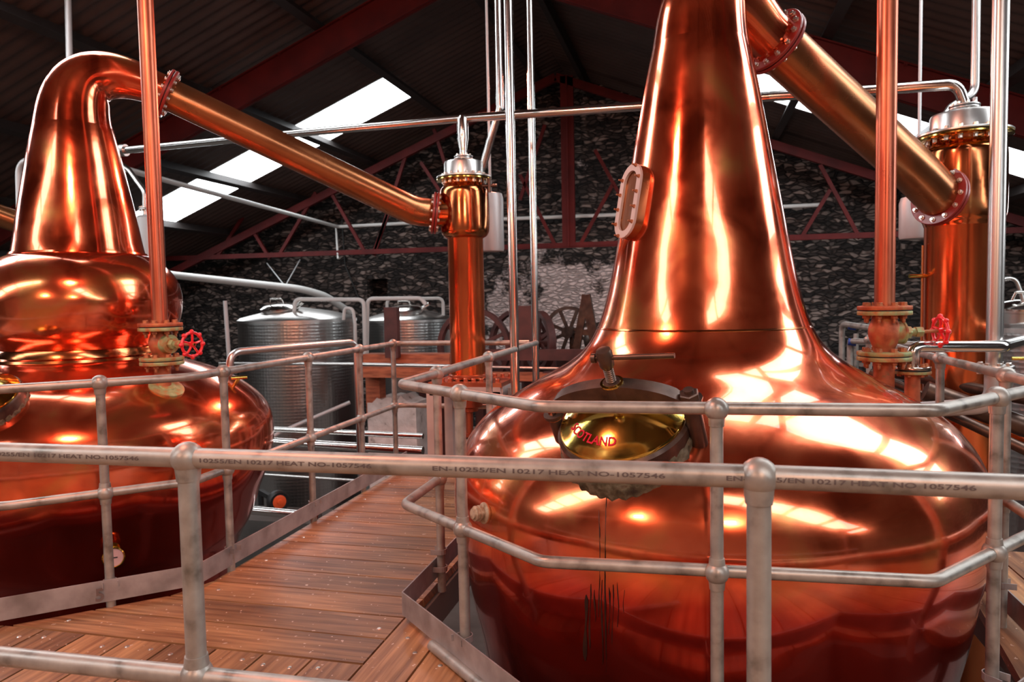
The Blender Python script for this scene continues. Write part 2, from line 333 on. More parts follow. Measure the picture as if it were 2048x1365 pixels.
def smooth_prof(P, n=6):          # Catmull-Rom through (r, z)
    out = []
    for i in range(len(P) - 1):
        p0 = P[max(i - 1, 0)]; p1 = P[i]; p2 = P[i + 1]; p3 = P[min(i + 2, len(P) - 1)]
        for k in range(n):
            t = k / n
            out.append(tuple(.5 * (2 * p1[j] + (p2[j] - p0[j]) * t + (2 * p0[j] - 5 * p1[j] + 4 * p2[j] - p3[j]) * t * t + (3 * p1[j] - p0[j] - 3 * p2[j] + p3[j]) * t ** 3) for j in (0, 1)))
    out.append(P[-1]); return out
def hit(px, py, prof, c):         # where a pixel's ray meets a lathed body: point and outward normal
    zs = [p[1] for p in prof]; rs = [p[0] for p in prof]; d = ray(px, py)
    t = 1.
    while t < 12:
        P = CAM + d * t
        if zs[0] <= P.z <= zs[-1] and math.hypot(P.x - c[0], P.y - c[1]) < np.interp(P.z, zs, rs):
            break
        t += .004
    r1 = np.interp(P.z - .03, zs, rs); r2 = np.interp(P.z + .03, zs, rs)
    h = V((P.x - c[0], P.y - c[1], 0)).normalized(); n = (h * .06 + V((0, 0, 1)) * float(r1 - r2)).normalized()
    return P, n

# ================================================================== THE SETTING
FLOOR_Z = -2.0; XL, XR, YB, YF = -13.2, 8.4, 16.0, -7.0
AX, AZ, SL = -2.7, 6.3, .4
def roofz(x): return AZ - SL * abs(x - AX)
struct('floor', MB().box(((XL + XR) / 2, (YB + YF) / 2, FLOOR_Z - .1), ((XR - XL) / 2, (YB - YF) / 2, .1)), CONCRETE)
nx0, nx1, nz0, nz1 = [at(735, 600, Y=YB).x, at(776, 600, Y=YB).x, at(755, 618, Y=YB).z, at(755, 558, Y=YB).z]
w = MB()      # back gable wall, with one small dark opening
w.add([(XL, YB, FLOOR_Z), (nx0, YB, FLOOR_Z), (nx0, YB, roofz(nx0)), (XL, YB, roofz(XL))], [(0, 1, 2, 3)])
w.add([(nx1, YB, FLOOR_Z), (XR, YB, FLOOR_Z), (XR, YB, roofz(XR)), (AX, YB, AZ), (nx1, YB, roofz(nx1))], [(0, 1, 2, 3, 4)])
w.add([(nx0, YB, FLOOR_Z), (nx1, YB, FLOOR_Z), (nx1, YB, nz0), (nx0, YB, nz0)], [(0, 1, 2, 3)])
w.add([(nx0, YB, nz1), (nx1, YB, nz1), (nx1, YB, roofz(nx1)), (nx0, YB, roofz(nx0))], [(0, 1, 2, 3)])
for a, b in (((nx0, nz0), (nx1, nz0)), ((nx1, nz0), (nx1, nz1)), ((nx1, nz1), (nx0, nz1)), ((nx0, nz1), (nx0, nz0))):
    w.add([(a[0], YB, a[1]), (b[0], YB, b[1]), (b[0], YB + .5, b[1]), (a[0], YB + .5, a[1])], [(0, 1, 2, 3)])
w.add([(nx0, YB + .5, nz0), (nx1, YB + .5, nz0), (nx1, YB + .5, nz1), (nx0, YB + .5, nz1)], [(0, 1, 2, 3)])
struct('wall_back', w, STONE)
struct('wall_left', MB().box((XL - .15, (YB + YF) / 2, (FLOOR_Z + roofz(XL)) / 2), (.15, (YB - YF) / 2, (roofz(XL) - FLOOR_Z) / 2)), STONE)
struct('wall_right', MB().box((XR + .15, (YB + YF) / 2, (FLOOR_Z + roofz(XR)) / 2), (.15, (YB - YF) / 2, (roofz(XR) - FLOOR_Z) / 2)), STONE)
struct('wall_front', MB().prism([(XL, YF, FLOOR_Z), (XR, YF, FLOOR_Z), (XR, YF, roofz(XR)), (AX, YF, AZ), (XL, YF, roofz(XL))], (0, -.3, 0)), PLAINWALL)
# corrugated roof with translucent strips
STRIPS = [(12.06, 13.3), (4.2, 5.6), (-2.3, -1.0)]
INNER = [(2.42, 3.3), (1.3, 3.1), (1.5, 3.3)]      # how far from the ridge each strip begins, left and right slope
def corr(y): return .018 * math.sin(2 * PI * y / .2)
def sheet(mb, y0, y1, xa, xb, tilt=0):
    n = max(2, int(round((y1 - y0) / .033))); vs = []; fs = []
    for i in range(n + 1):
        y = y0 + (y1 - y0) * i / n; z = corr(y)
        vs += [(xa, y, roofz(xa) + z), (xb, y, roofz(xb) + z)]
    for i in range(n): fs.append((2 * i, 2 * i + 1, 2 * i + 3, 2 * i + 2))
    mb.add(vs, fs)
rb = MB(); segs = [YF - .2]
for a, b in sorted(STRIPS): segs += [a, b]
segs.append(YB + .3)
for k in range(0, len(segs), 2):
    for xa, xb in ((XL - .3, AX), (AX, XR + .3)): sheet(rb, segs[k], segs[k + 1], xa, xb)
struct('ceiling', rb, ROOFM, smooth=True)
ridge = MB()
for n_, (a, b) in enumerate(sorted(STRIPS, reverse=True)):
    il, ir = INNER[n_]
    for s_, (xa, xb) in enumerate(((XL + .9, AX - il), (AX + ir, XR - .6))):
        mbs = MB(); sheet(mbs, a, b, xa, xb); struct('window_%d' % (2 * n_ + s_ + 1), mbs, SKYM, smooth=True)
        for x0, x1 in ((XL - .3, XL + .9), (AX - il, AX)) if s_ == 0 else ((AX, AX + ir), (XR - .6, XR + .3)): sheet(ridge, a, b, x0, x1)
struct('ceiling', ridge, ROOFM, smooth=True)
# ---- deck of broad boards
wX, yX0 = .2212125, 2.66930572; wY, xY0 = .22474695, -2.88468175
DT = .045; GAP = .010
deck = MB(); UVs = []
def board(q, along, idx):
    """q: four plan corners; along 0 = runs in X, 1 = runs in Y"""
    o = len(deck.f); deck.prism([(p[0], p[1], -DT) for p in q], (0, 0, DT))
    for f in deck.f[o:]:
        for vi in f:
            p = deck.v[vi]; u, v = (p.x, p.y) if along == 0 else (p.y, p.x)
            UVs.append((u + idx * 3.71, v + idx * 1.37 + p.z))
OY0 = 2.40
def left_x(y): return -2.487 if y > 3.20 else -2.487 - (3.20 - y) * 1.12
def right_x(y): return -1.312 if y < 3.15 else -1.30
k = 0
while yX0 + k * wX < 6.15:
    ya, yb = yX0 + k * wX + GAP / 2, yX0 + (k + 1) * wX - GAP / 2
    board([(left_x(ya), ya), (right_x(ya) - .004, ya), (right_x(yb) - .004, yb), (left_x(yb), yb)], 0, k); k += 1
def top_y(x):
    if x < -1.311: return yX0 - GAP if x > -3.32 else 2.60
    if x < -.54: return 3.115 - (x + 1.31) * .86
    if x < .76: return 2.40
    return min(2.40 + (x - .76) * 1.30, 4.6) if x < 1.36 else 4.6
for k in range(-16, 26):
    xa, xb = xY0 + k * wY + GAP / 2, xY0 + (k + 1) * wY - GAP / 2
    cuts = [xa] + [c for c in (-.54, .76) if xa < c < xb] + [xb]
    for c0, c1 in zip(cuts, cuts[1:]):
        if c1 > 1.36 and c0 > 1.2: y0_, y1_ = 4.6, 4.6
        else: y0_, y1_ = top_y(c0 + 1e-6), top_y(c1 - 1e-6)
        board([(c0, -3.4), (c1, -3.4), (c1, y1_), (c0, y0_)], 1, 40 + k)
# flat coach-bolt heads near the board ends
nb = len(deck.f)
for k in range(-3, 7):
    for e in ((.06,), (.165,), (.05, .17))[k % 3]:
        p = (xY0 + k * wY + e, yX0 - .07 - .02 * (k % 2), 0); deck.lathe([(0, .0035), (.008, .003), (.011, 0)], p, (0, 0, 1), 10, 1)
for k in range(0, 14):
    y = yX0 + k * wX + .11
    for x in ((right_x(y) - .07,) if k % 2 else (left_x(y) + .10,)): deck.lathe([(0, .0035), (.008, .003), (.011, 0)], (x, y + random.uniform(-.03, .03), 0), (0, 0, 1), 10, 1)
for p in ((-1.22, 2.92, 0), (-1.0, 2.72, 0), (-1.14, 2.80, 0)): deck.lathe([(0, .0035), (.008, .003), (.011, 0)], p, (0, 0, 1), 10, 1)
UVs += [(0, 0)] * sum(len(f) for f in deck.f[nb:])
me = bpy.data.meshes.new('floor'); me.from_pydata([tuple(p) for p in deck.v], [], deck.f); me.materials.append(WOOD); me.materials.append(BOLT)
me.polygons.foreach_set('material_index', deck.mi)
ul = me.uv_layers.new(name='UVMap'); ul.data.foreach_set('uv', [c for uv in UVs for c in uv])
o = bpy.data.objects.new('floor', me); COL.objects.link(o); o['kind'] = 'structure'
# steel edge beams under the deck round the still openings
eb = MB()
for pts in ([(-1.31, 6.1), (-1.31, 3.10), (-.54, 2.40), (.76, 2.42), (1.34, 3.15), (1.34, 8)], [(-2.515, 6.1), (-2.515, 3.23), (-3.12, 2.67), (-4.9, 2.67)]):
    for a, b in zip(pts, pts[1:]): eb.beam((*a, -.13), (*b, -.13), .05, .16)
for y in (-.2, 1.2, 2.1): eb.beam((-6, y, -.15), (1.3, y, -.15), .06, .18)
for p in ((-1.35, 3.2), (-2.52, 3.4), (-1.35, 5.9), (-2.52, 5.9), (1.45, 3.3), (1.45, 5.5), (-1.6, 2.2), (-3.2, 2.2), (1.0, 2.2)): eb.box((p[0], p[1], (FLOOR_Z - .2) / 2), (.05, .05, (-FLOOR_Z - .2) / 2))
struct('trim_1', eb, GREYBOX)

# ================================================================== ROOF STEEL
for i, x in enumerate((-12.1, -10.4, -8.62, -6.85, -5.0, -3.15, -2.2, -.35, 1.5, 3.3, 5.1, 6.9)):
    side = 'left' if x < AX else 'right'
    z = roofz(x) - .13; t = 1 if x < AX else -1; R = Matrix.Rotation(-math.atan(SL) * t, 3, 'Y')
    mb = MB().box((x, (YB + YF) / 2, z), (.035, (YB - YF) / 2 - .02, .085), R).box(V((x, (YB + YF) / 2, z)) + R @ V((.03, 0, -.08)), (.055, (YB - YF) / 2 - .02, .007), R)
    rank = ['lowest', 'second lowest', 'third lowest', 'third highest', 'second highest', 'highest'][i] if i < 6 else ['highest', 'second highest', 'third highest', 'third lowest', 'second lowest', 'lowest'][i - 6]
    tag(obj('roof_purlin', mb, DARKSTEEL, base=(x, 8, z)), 'dark steel purlin running lengthwise under the %s roof slope, the %s of its side' % (side, rank), 'purlin', 'purlins under the corrugated roof')
def rafter(Y, label, w=.11, h=.42, drop=.26):
    t = thing('roof_rafter', (AX, Y, AZ - .6), label, 'roof beam', 'solid red rafters')
    for s_, xe in ((-1, XL + .05), (1, XR - .05)):
        a = V((AX, Y, AZ - drop - .2)); b = V((xe, Y, roofz(xe) - drop - .2))
        mb = MB().beam(a, b, .015, h)
        mb.beam(a + V((0, 0, h / 2)), b + V((0, 0, h / 2)), w, .018); mb.beam(a - V((0, 0, h / 2)), b - V((0, 0, h / 2)), w, .018)
        p = obj('beam', mb, STEELRED, t)
        for k in range(1, 11):
            q = a.lerp(b, k / 11) + V((0, -w / 2 + .01, h / 2 - .012))
            bolt(p, q, (0, -1, 0), .02, .02, STEELRED)
rafter(9.35, 'big solid red steel rafter crossing high above the left pot still')
rafter(2.7, 'solid red steel rafter over the pot stills, out at the top of the view')
# lattice truss close to the stone gable
TY = 14.9
t = thing('roof_truss', (AX, TY, 2.5), 'red lattice roof truss with central post close to the stone gable wall', 'roof truss')
cz = 2.5
obj('bottom_chord', MB().beam((XL + .1, TY, cz + .06), (XR - .1, TY, cz), .09, .10).beam((XL + .1, TY - .02, cz + .01), (XR - .1, TY - .02, cz - .05), .12, .012), STEELRED, t)
for xe in (XL + .1, XR - .1): obj('top_chord', MB().beam((AX, TY, AZ - .4), (xe, TY, roofz(xe) - .4 + (.1 if xe > 0 else 0)), .10, .16), STEELRED, t)
xk = at(1137, 400, Y=TY).x
obj('king_post', MB().box((xk, TY, (cz + AZ - .4) / 2), (.13, .05, (AZ - .4 - cz) / 2)).box((xk, TY - .06, (cz + AZ - .4) / 2), (.015, .03, (AZ - .4 - cz) / 2)), STEELRED, t)
for (x0, y0), (x1, y1) in [((518, 384), (432, 518)), ((505, 460), (540, 518)), ((632, 385), (556, 515)), ((662, 385), (733, 510)), ((778, 425), (746, 510)), ((815, 300), (748, 512)), ((842, 325), (905, 420)),
                           ((868, 258), (920, 420)), ((1040, 350), (1112, 494)), ((1090, 250), (1040, 400)), ((1190, 300), (1245, 400)), ((1225, 370), (1158, 494)), ((1660, 380), (1600, 480)), ((1640, 330), (1720, 478))]:
    obj('web_bar', MB().beam(at(x0, y0, Y=TY), at(x1, y1, Y=TY), .05, .07), STEELRED, t)

# ================================================================== POT STILLS
C1 = (.03, 3.73); C2 = (-3.88, 4.0)
PR1 = smooth_prof([(.90, -1.5), (.97, -1.0), (1.055, -.5), (1.10, -.2), (1.143, 0), (1.178, .2), (1.20, .3), (1.222, .42), (1.228, .52), (1.218, .62), (1.192, .71), (1.145, .80), (1.065, .89), (.95, .97), (.80, 1.06), (.66, 1.14), (.565, 1.22), (.505, 1.32),
                   (.462, 1.45), (.428, 1.60), (.398, 1.76), (.366, 1.93), (.334, 2.10), (.302, 2.27), (.272, 2.43), (.245, 2.57), (.226, 2.66)])
PR2 = smooth_prof([(.80, -1.5), (.84, -.6), (.88, -.25), (.93, -.1), (.985, 0), (1.055, .2), (1.105, .32), (1.135, .42), (1.155, .52), (1.157, .62), (1.14, .72), (1.09, .81), (1.01, .89), (.90, .97), (.76, 1.04), (.62, 1.09), (.53, 1.12), (.505, 1.135)])
BULB = smooth_prof([(.475, 1.20), (.50, 1.235), (.545, 1.29), (.58, 1.37), (.598, 1.47), (.597, 1.54), (.572, 1.63), (.52, 1.71), (.44, 1.775), (.385, 1.80)])
NECK2 = smooth_prof([(.385, 1.80), (.372, 1.86), (.352, 1.98), (.328, 2.12), (.302, 2.26), (.275, 2.40), (.248, 2.53), (.228, 2.62)])
def still(name, c, label):
    return thing(name, (c[0], c[1], -1.5), label, 'pot still')
def bez(P, n=26):
    out = []
    for i in range(n + 1):
        t_ = i / n; out.append(P[0] * (1 - t_) ** 3 + P[1] * 3 * t_ * (1 - t_) ** 2 + P[2] * 3 * t_ * t_ * (1 - t_) + P[3] * t_ ** 3)
    return out
def drops(prof): return [(r, z) for r, z in prof]
S1 = still('pot_still', C1, 'large copper pot still on the right with a smooth tall neck and brass manway')
S2 = still('pot_still', C2, 'copper pot still on the left with a round boil ball under its neck')
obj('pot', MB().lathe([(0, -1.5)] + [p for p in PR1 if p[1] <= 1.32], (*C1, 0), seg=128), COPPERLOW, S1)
obj('neck', MB().lathe([p for p in PR1 if p[1] >= 1.315], (*C1, 0), seg=96), COPPER, S1)
obj('seam_band', MB().lathe([(.509, 1.306), (.5105, 1.313), (.5065, 1.32)], (*C1, 0), seg=96), COPPER2, S1)
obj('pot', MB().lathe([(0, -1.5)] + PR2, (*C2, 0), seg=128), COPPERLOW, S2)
obj('waist_band', MB().lathe([(.505, 1.13), (.512, 1.135), (.508, 1.15), (.49, 1.16), (.485, 1.20), (.478, 1.21), (.47, 1.215)], (*C2, 0), seg=96), COPPER2, S2)
obj('boil_ball', MB().lathe(BULB, (*C2, 0), seg=128), COPPER, S2)
obj('neck', MB().lathe([(.392, 1.793), (.396, 1.80), (.392, 1.812)] + NECK2[1:], (*C2, 0), seg=96), COPPER, S2)
def swan(S, c, D, zb, zc, f_s, f_z, slope, r0, r1, z2=None):
    d = V((D[0], D[1], 0)); a = V((1, 0, slope)).normalized(); T = (d * a.x + V((0, 0, a.z)))
    o = V((c[0], c[1], 0)); P0 = o + V((0, 0, zb)); P3 = o + d * f_s + V((0, 0, f_z))
    pts = bez([P0, P0 + V((0, 0, zc)), P3 - T * z2, P3]); n = len(pts)
    rs = [r0 + (r1 - r0) * min(1, (i / (n - 1)) * 1.12) ** .8 for i in range(n)]
    obj('swan_neck', MB().tube(pts, rs, seg=64, cap=False), COPPER, S)
    return P3, T
F1, T1 = swan(S1, C1, (.75346788, .65748471), 2.655, .50, .487, 2.749, -.513, .2265, .128, .28)
F2, T2 = swan(S2, C2, (.77577327, .63101175), 2.615, .46, .558, 2.893, -.428, .2285, .112, .28)
def lyne(F, T, s_len, r, kink, endp, endn, label, rf, sink):
    t = thing('lyne_arm', F, label, 'copper pipe')
    d = T.normalized(); G = F + d * s_len
    pts = [F, G, endp] if kink else [F, endp]
    obj('pipe', MB().tube(pts, r, bend=.35 if kink else 0, seg=48, cap=False), COPPER_PIPE, t)
    flange(t, F, d, r * .9, rf, .018, 14, br=.012, bh=.016)
    flange(t, endp, endn, r * .9, rf, .018, 12, br=.012, bh=.016)
    return t
K1 = V((1.6, 5.1, 0)); K2 = V((-1.79, 5.7, 0))
e1 = V((1.448, 4.967, 2.057)); n1 = V((.80, .70, -.0)).normalized(); e1b = K1 + V((0, 0, 2.03)) - V((.7535, .6575, 0)) * .23
lyne(F1, T1, 1.28, .128, True, e1b, (.80, .62, -.25), 'wide copper lyne arm sloping down from the right pot still neck', .176, 0)
e2b = K2 + V((0, 0, 2.155)) - V((.83, .55, 0)) * .245
lyne(F2, T2, 1.86, .110, True, e2b, (.93, .36, -.12), 'copper lyne arm sloping down from the left pot still neck to the middle condenser', .165, 0)

# ================================================================== CONDENSERS
def condenser(K, r, rh, zt, zb, base, label, inlet, stub=.1, body=.58, name='condenser'):
    t = thing(name, (K.x, K.y, base), label, 'condenser')
    x, y = K.x, K.y
    obj('shell_tube', MB().lathe([(r, base), (r, zb), (r * 1.02, zb + .01)], (x, y, 0), seg=48), TUBE, t)
    obj('head', MB().lathe(smooth_prof([(r * .98, zb - .01), (rh * .93, zb + .02), (rh, zb + .09), (rh, zt - .14), (rh * .96, zt - .075), (rh * .80, zt - .035), (rh * .80, zt)]), (x, y, 0), seg=64), COPPER2, t)
    a, b = inlet; obj('inlet_stub', MB().tube([b, a], r * .78 if r < .2 else .128, seg=32, cap=False), COPPER2, t)
    f = flange(t, (x, y, zt + .012), (0, 0, 1), rh * .5, rh * 1.12, .014, 16, M=SATIN, M2=BRASS, br=.013, bh=.026)
    obj('top_hat', MB().lathe([(rh * .80, zt + .02), (rh * .80, zt + .13), (rh * .77, zt + .145), (0, zt + .15)], (x, y, 0), seg=48), SATIN, t)
    return t
c2 = condenser(K2, .143, .196, 2.42, 1.965, .83, 'slim copper condenser column standing in the middle of the walkway end', (e2b, K2 + V((-.05, -.03, 2.155))))
flange(c2, (K2.x, K2.y, 2.60), (0, 0, 1), .03, .075, .010, 8, M=SATIN, br=.008, bh=.016)
obj('spout', MB().lathe([(.03, 2.57), (.03, 2.66), (.045, 2.75), (.045, 2.90), (.03, 2.93)], (K2.x, K2.y, 0), seg=24), STAINLESS, c2)
obj('support_ring', MB().lathe([(.14, .84), (.155, .845), (.155, .86), (.14, .865)], (K2.x, K2.y, 0), seg=32), OXIDE, c2)
obj('vent_valve', MB().cyl((K2.x + .15, K2.y - .05, 2.36), (K2.x + .28, K2.y - .03, 2.36), .012).cyl((K2.x + .22, K2.y - .04, 2.31), (K2.x + .22, K2.y - .04, 2.42), .016), IRON, c2)
c1 = condenser(K1, .208, .232, 2.395, 1.86, -1.6, 'stout copper condenser column on the right behind the large still', (e1b, K1 + V((-.05, -.04, 2.03))))
flange(c1, (K1.x, K1.y, 2.58), (0, 0, 1), .04, .085, .010, 8, M=SATIN, br=.008, bh=.016)
obj('thin_side_pipe', MB().tube([K1 + V((-.225, -.02, 1.75)), K1 + V((-.225, -.02, -1.2))], .008), COPPER_PIPE, c1)
obj('sample_cock', MB().cyl(K1 + V((-.2, -.03, 1.56)), K1 + V((-.31, -.06, 1.56)), .012), BRASS, c1)
# third still's arm and its condenser, half hidden behind the left neck
Y3 = 6.6
a0, a1 = at(-160, 372, Y=Y3 - .4), at(235, 520, Y=Y3 + 1.0)
t = thing('lyne_arm', a0, 'copper lyne arm entering at the left edge behind the boil ball still', 'copper pipe')
obj('pipe', MB().tube([a0, a1], .125, seg=32, cap=False), COPPER_PIPE, t)
K3 = at(302, 500, Y=7.9); K3.z = 0
t = thing('condenser', (K3.x, K3.y, -1.5), 'dull steel condenser head peeping out right of the left still neck', 'condenser')
zt3 = at(302, 432, Y=7.9).z
obj('shell_tube', MB().lathe([(.16, -1.5), (.16, zt3 - .35), (.16, zt3 - .03), (.13, zt3), (0, zt3)], (K3.x, K3.y, 0), seg=32), DULL, t)
obj('spout', MB().tube([(K3.x - .06, K3.y, zt3 - .02), (K3.x - .06, K3.y, zt3 + .1), at(290, 385, Y=7.9), at(258, 340, Y=7.9), at(200, 300, Y=7.9)], .032, bend=.15), SATIN, t)
flange(t, (K3.x - .06, K3.y, zt3 + .09), (0, 0, 1), .03, .08, .012, 8, M=SATIN, br=.009, bh=.016)
# pale cylinders behind the condensers
def vessel(px, pyt, pyb, Y, r, label):
    a = at(px, pyt, Y=Y); b = at(px, pyb, Y=Y)
    mb = MB().lathe([(0, b.z), (r * .95, b.z), (r, b.z + .02), (r, a.z - .04), (r * .9, a.z), (0, a.z + .02)], (b.x, b.y, 0), seg=40)
    t = thing('expansion_vessel', (b.x, b.y, b.z), label, 'steel vessel', 'pale vessels hung behind condensers')
    obj('tank', mb, DULL, t)
    obj('hanger', MB().cyl((b.x, b.y, a.z), (b.x, b.y, roofz(b.x) - .02), .012), DULL, t)
vessel(983, 388, 503, 6.4, .115, 'pale grey cylinder hanging behind the middle condenser')
vessel(1836, 395, 478, 6.1, .13, 'pale grey cylinder hanging behind the right condenser flange')
# support stand of the middle condenser
b0 = V((K2.x, K2.y, 0))
t = thing('condenser_stand', b0, 'pale steel stand with bolted top carrying the middle condenser', 'steel stand')
obj('top_plate', MB().box((b0.x + .04, b0.y, .80), (.30, .24, .018)), OXIDE, t)
fr = MB()
for sy in (-.22, .22): fr.box((b0.x + .04, b0.y + sy, .75), (.29, .025, .035))
for sx in (-.24, .32): fr.box((b0.x + sx, b0.y, .75), (.025, .22, .035))
obj('top_frame', fr, PALESTEEL, t)
for sx in (-.24, .30):
    for sy in (-.21, .21): obj('leg', MB().box((b0.x + sx, b0.y + sy, .375), (.035, .035, .375)), PALESTEEL, t)
obj('side_panel', MB().box((b0.x + .40, b0.y - .05, .62), (.012, .18, .16)), GREYBOX, t)
for i in range(9):
    for sy in (-.2, .2): bolt(t, (b0.x - .22 + i * .065, b0.y + sy, .818), (0, 0, 1), .018, .03, OXIDE)
obj('outlet_pipe', MB().lathe([(.10, .76), (.11, .72), (.11, .60), (.075, .585), (.075, .56), (.03, .55), (.03, .38), (.05, .37), (.05, .35), (.025, .34), (.025, .02)], (b0.x, b0.y, 0), seg=24), OXIDE, t)
obj('drain_valve', MB().ball((b0.x, b0.y - .02, .30), .045).cyl((b0.x, b0.y - .06, .30), (b0.x, b0.y - .14, .30), .012).cyl((b0.x - .06, b0.y - .13, .30), (b0.x + .06, b0.y - .13, .30), .01), IRON, t)

# ================================================================== MANWAYS, SIGHT GLASSES, FITTINGS
def manway(S, P, N, ud, rad, yoke=True, letters=False, tilt=0.):
    N = N.normalized(); U = V(ud); U = (U - N * U.dot(N)).normalized(); W = N.cross(U)      # W points up the shoulder
    def L(u, w_, n): return P + U * u + W * w_ + N * n
    cr = MB()
    prof = [(rad * 1.085, -.12), (rad * 1.095, -.055), (rad * 1.09, -.03), (rad * 1.08, -.012), (rad * 1.07, .0), (rad * 1.05, .012)]
    cr.lathe(prof, P, N, 64)
    for i, v in enumerate(cr.v): v += (v - P).normalized() * .007 * math.sin(i * 12.9898) * math.sin(i * 3.1)
    col = obj('weld_collar', cr, CRUST, S)
    obj('manway_ring', MB().lathe([(rad * 1.06, -.10), (rad * 1.06, .05), (rad * 1.02, .062), (rad * .99, .062), (rad * .985, .03)], P, N, 64), IRON, S)
    lp = [(rad * 1.0, .052), (rad * 1.005, .064), (rad * .99, .072), (rad * .955, .076)]
    dome = lambda r: .076 + .075 * (1 - (r / (rad * .955)) ** 2)
    lp += [(rad * .955 * k / 12, dome(rad * .955 * k / 12)) for k in range(11, -1, -1)]
    lid = obj('manway_lid', MB().lathe(lp, P, N, 72), BRASS, S)
    if letters:
        for s_, a0, hgt in (('SCOTLAND', math.radians(209), .042),):
            R_t = rad * .74
            vs, fs = text_mesh(s_, hgt); wmax = max(v.x for v in vs); out = []
            for v in vs:
                ang = a0 + v.x / R_t; rr = R_t - (v.y - hgt * .35)
                out.append(L(rr * math.cos(ang), rr * math.sin(ang), dome(rr) + .0022))
            if s_ == 'SCOTLAND':
                obj('red_lettering', MB().add(out, fs), LETTER, lid, smooth=False, label='red word on the brass lid')
    if yoke:
        yk = MB(); n = 22; hw = .030
        pts = []
        for i in range(n + 1):
            a = PI * i / n; u = -rad * 1.12 * math.cos(a); h = .095 + .112 * math.sin(a) ** .75
            pts.append((u, h))
        vs = []; fs = []
        for (u, h) in pts:
            th = .020 + .012 * (1 - abs(u) / (rad * 1.12)); wv = hw * (1 if abs(u) < rad * 1.0 else .8)
            vs += [L(u, -wv, h - th), L(u, wv, h - th), L(u, wv, h + th), L(u, -wv, h + th)]
        for i in range(n):
            a = 4 * i
            for k in range(4): fs.append((a + k, a + (k + 1) % 4, a + 4 + (k + 1) % 4, a + 4 + k))
        fs += [(0, 1, 2, 3), (4 * n, 4 * n + 1, 4 * n + 2, 4 * n + 3)]
        yk.add(vs, fs); yk.cyl(L(0, 0, .14), L(0, 0, .243), .036, .033)
        y = obj('yoke', yk, IRON, S, ang=30)
        obj('washer', MB().lathe([(.02, .232), (.043, .233), (.043, .240), (.02, .243)], P, N, 24), BRASS, y)
        sc_ = MB(); sc_.cyl(L(0, 0, .13), L(0, 0, .30), .0165)
        for k in range(10): sc_.lathe([(.0165, .235 + k * .008), (.0195, .239 + k * .008), (.0165, .243 + k * .008)], P, N, 16)
        sc_.lathe([(.017, .298), (.027, .312), (.030, .365), (.026, .378), (0, .382)], P, N, 20)
        tj = obj('tee_screw', sc_, IRON, S)
        h0 = L(-.035, 0, .345); h1 = L(.25, 0, .345) + V((0, 0, -.0))
        obj('handle_bar', MB().cyl(h0, h1, .0095, seg=14).cyl(L(-.05, 0, .345), h0, .018, seg=14), IRON, tj)
        for s_ in (-1, 1):
            u = s_ * rad * 1.15; hh_ = .06 if s_ > 0 else 0; lug = MB()
            lug.cyl(L(u, 0, -.12), L(u, 0, .085 + hh_), .032 if s_ > 0 else .026, seg=20)
            lug.lathe([(.04, .085), (.04, .097), (.02, .099)], L(u, 0, hh_), N, 20)
            lg = obj('lug', lug, IRON, S)
            if s_ > 0:
                bolt(lg, L(u, 0, .099 + hh_), N, .036, .032, IRON, name='nut'); obj('stud_end', MB().cyl(L(u, 0, .13 + hh_), L(u, 0, .143 + hh_), .018), IRON, lg)
            else: bolt(lg, L(u, 0, .07), N, .022, .02, RUSTBOLT, name='nut')
P, N = hit(1252, 872, PR1, C1)
manway(S1, P + N * .01, (N + V((-.02, 0, .16))), V((.93, -.16, -.06)), .236, letters=True)
P, N = hit(-30, 812, PR2, C2)
manway(S2, P, N, V((.9, -.3, 0)), .19, yoke=False)
def stadium(hw, hh, n=12):
    pts = []
    for i in range(n + 1): a = PI * i / n; pts.append((hw * math.cos(a), hh - hw + hw * math.sin(a)))
    for i in range(n + 1): a = PI + PI * i / n; pts.append((hw * math.cos(a), -(hh - hw) + hw * math.sin(a)))
    return pts
def sight(S, zc, az, hw=.088, hh=.176):
    h = V((math.cos(az), math.sin(az), 0)); rr = float(np.interp(zc, [p[1] for p in PR1], [p[0] for p in PR1]))
    slope = .19; Nn = (h + V((0, 0, slope))).normalized(); Uu = V((0, 0, 1)).cross(Nn).normalized(); Ww = Nn.cross(Uu)
    P = V((*C1, zc)) + h * rr
    o_, i_ = stadium(hw, hh), stadium(hw * .62, hh - hw * .38)
    def ring(n0, n1, oo, ii):
        n = len(oo); vs = [P + Uu * a + Ww * b + Nn * n0 for a, b in oo] + [P + Uu * a + Ww * b + Nn * n0 for a, b in ii]
        vs += [P + Uu * a + Ww * b + Nn * n1 for a, b in oo] + [P + Uu * a + Ww * b + Nn * n1 for a, b in ii]; fs = []
        for i in range(n):
            j = (i + 1) % n
            fs += [(i, j, n + j, n + i), (2 * n + i, 3 * n + i, 3 * n + j, 2 * n + j), (i, 2 * n + i, 2 * n + j, j), (n + i, n + j, 3 * n + j, 3 * n + i)]
        return MB().add(vs, fs)
    fr = obj('sight_glass_frame', ring(-.05, .030, o_, i_), BRASS if False else COPPER_PIPE, S)
    ft = obj('clamp_ring', ring(.030, .042, [(a * 1.0, b) for a, b in o_], i_), PALESTEEL, fr)
    n = len(i_); obj('glass', MB().prism([P + Uu * a * 1.02 + Ww * b * 1.01 + Nn * .018 for a, b in i_], Nn * .006), GLASS, fr)
    bp = []
    for s_ in (-1, 1):
        for k in range(4): bp.append((s_ * hw * .82, -.105 + k * .07))
    bp += [(hw * .35, hh * .93), (-hw * .35, -hh * .93)]
    for a, b in bp: bolt(fr, P + Uu * a + Ww * b + Nn * .042, Nn, .0075, .010, RUSTBOLT, stud=.012)
sight(S1, 1.905, math.radians(216)); sight(S1, 1.905, math.radians(36))
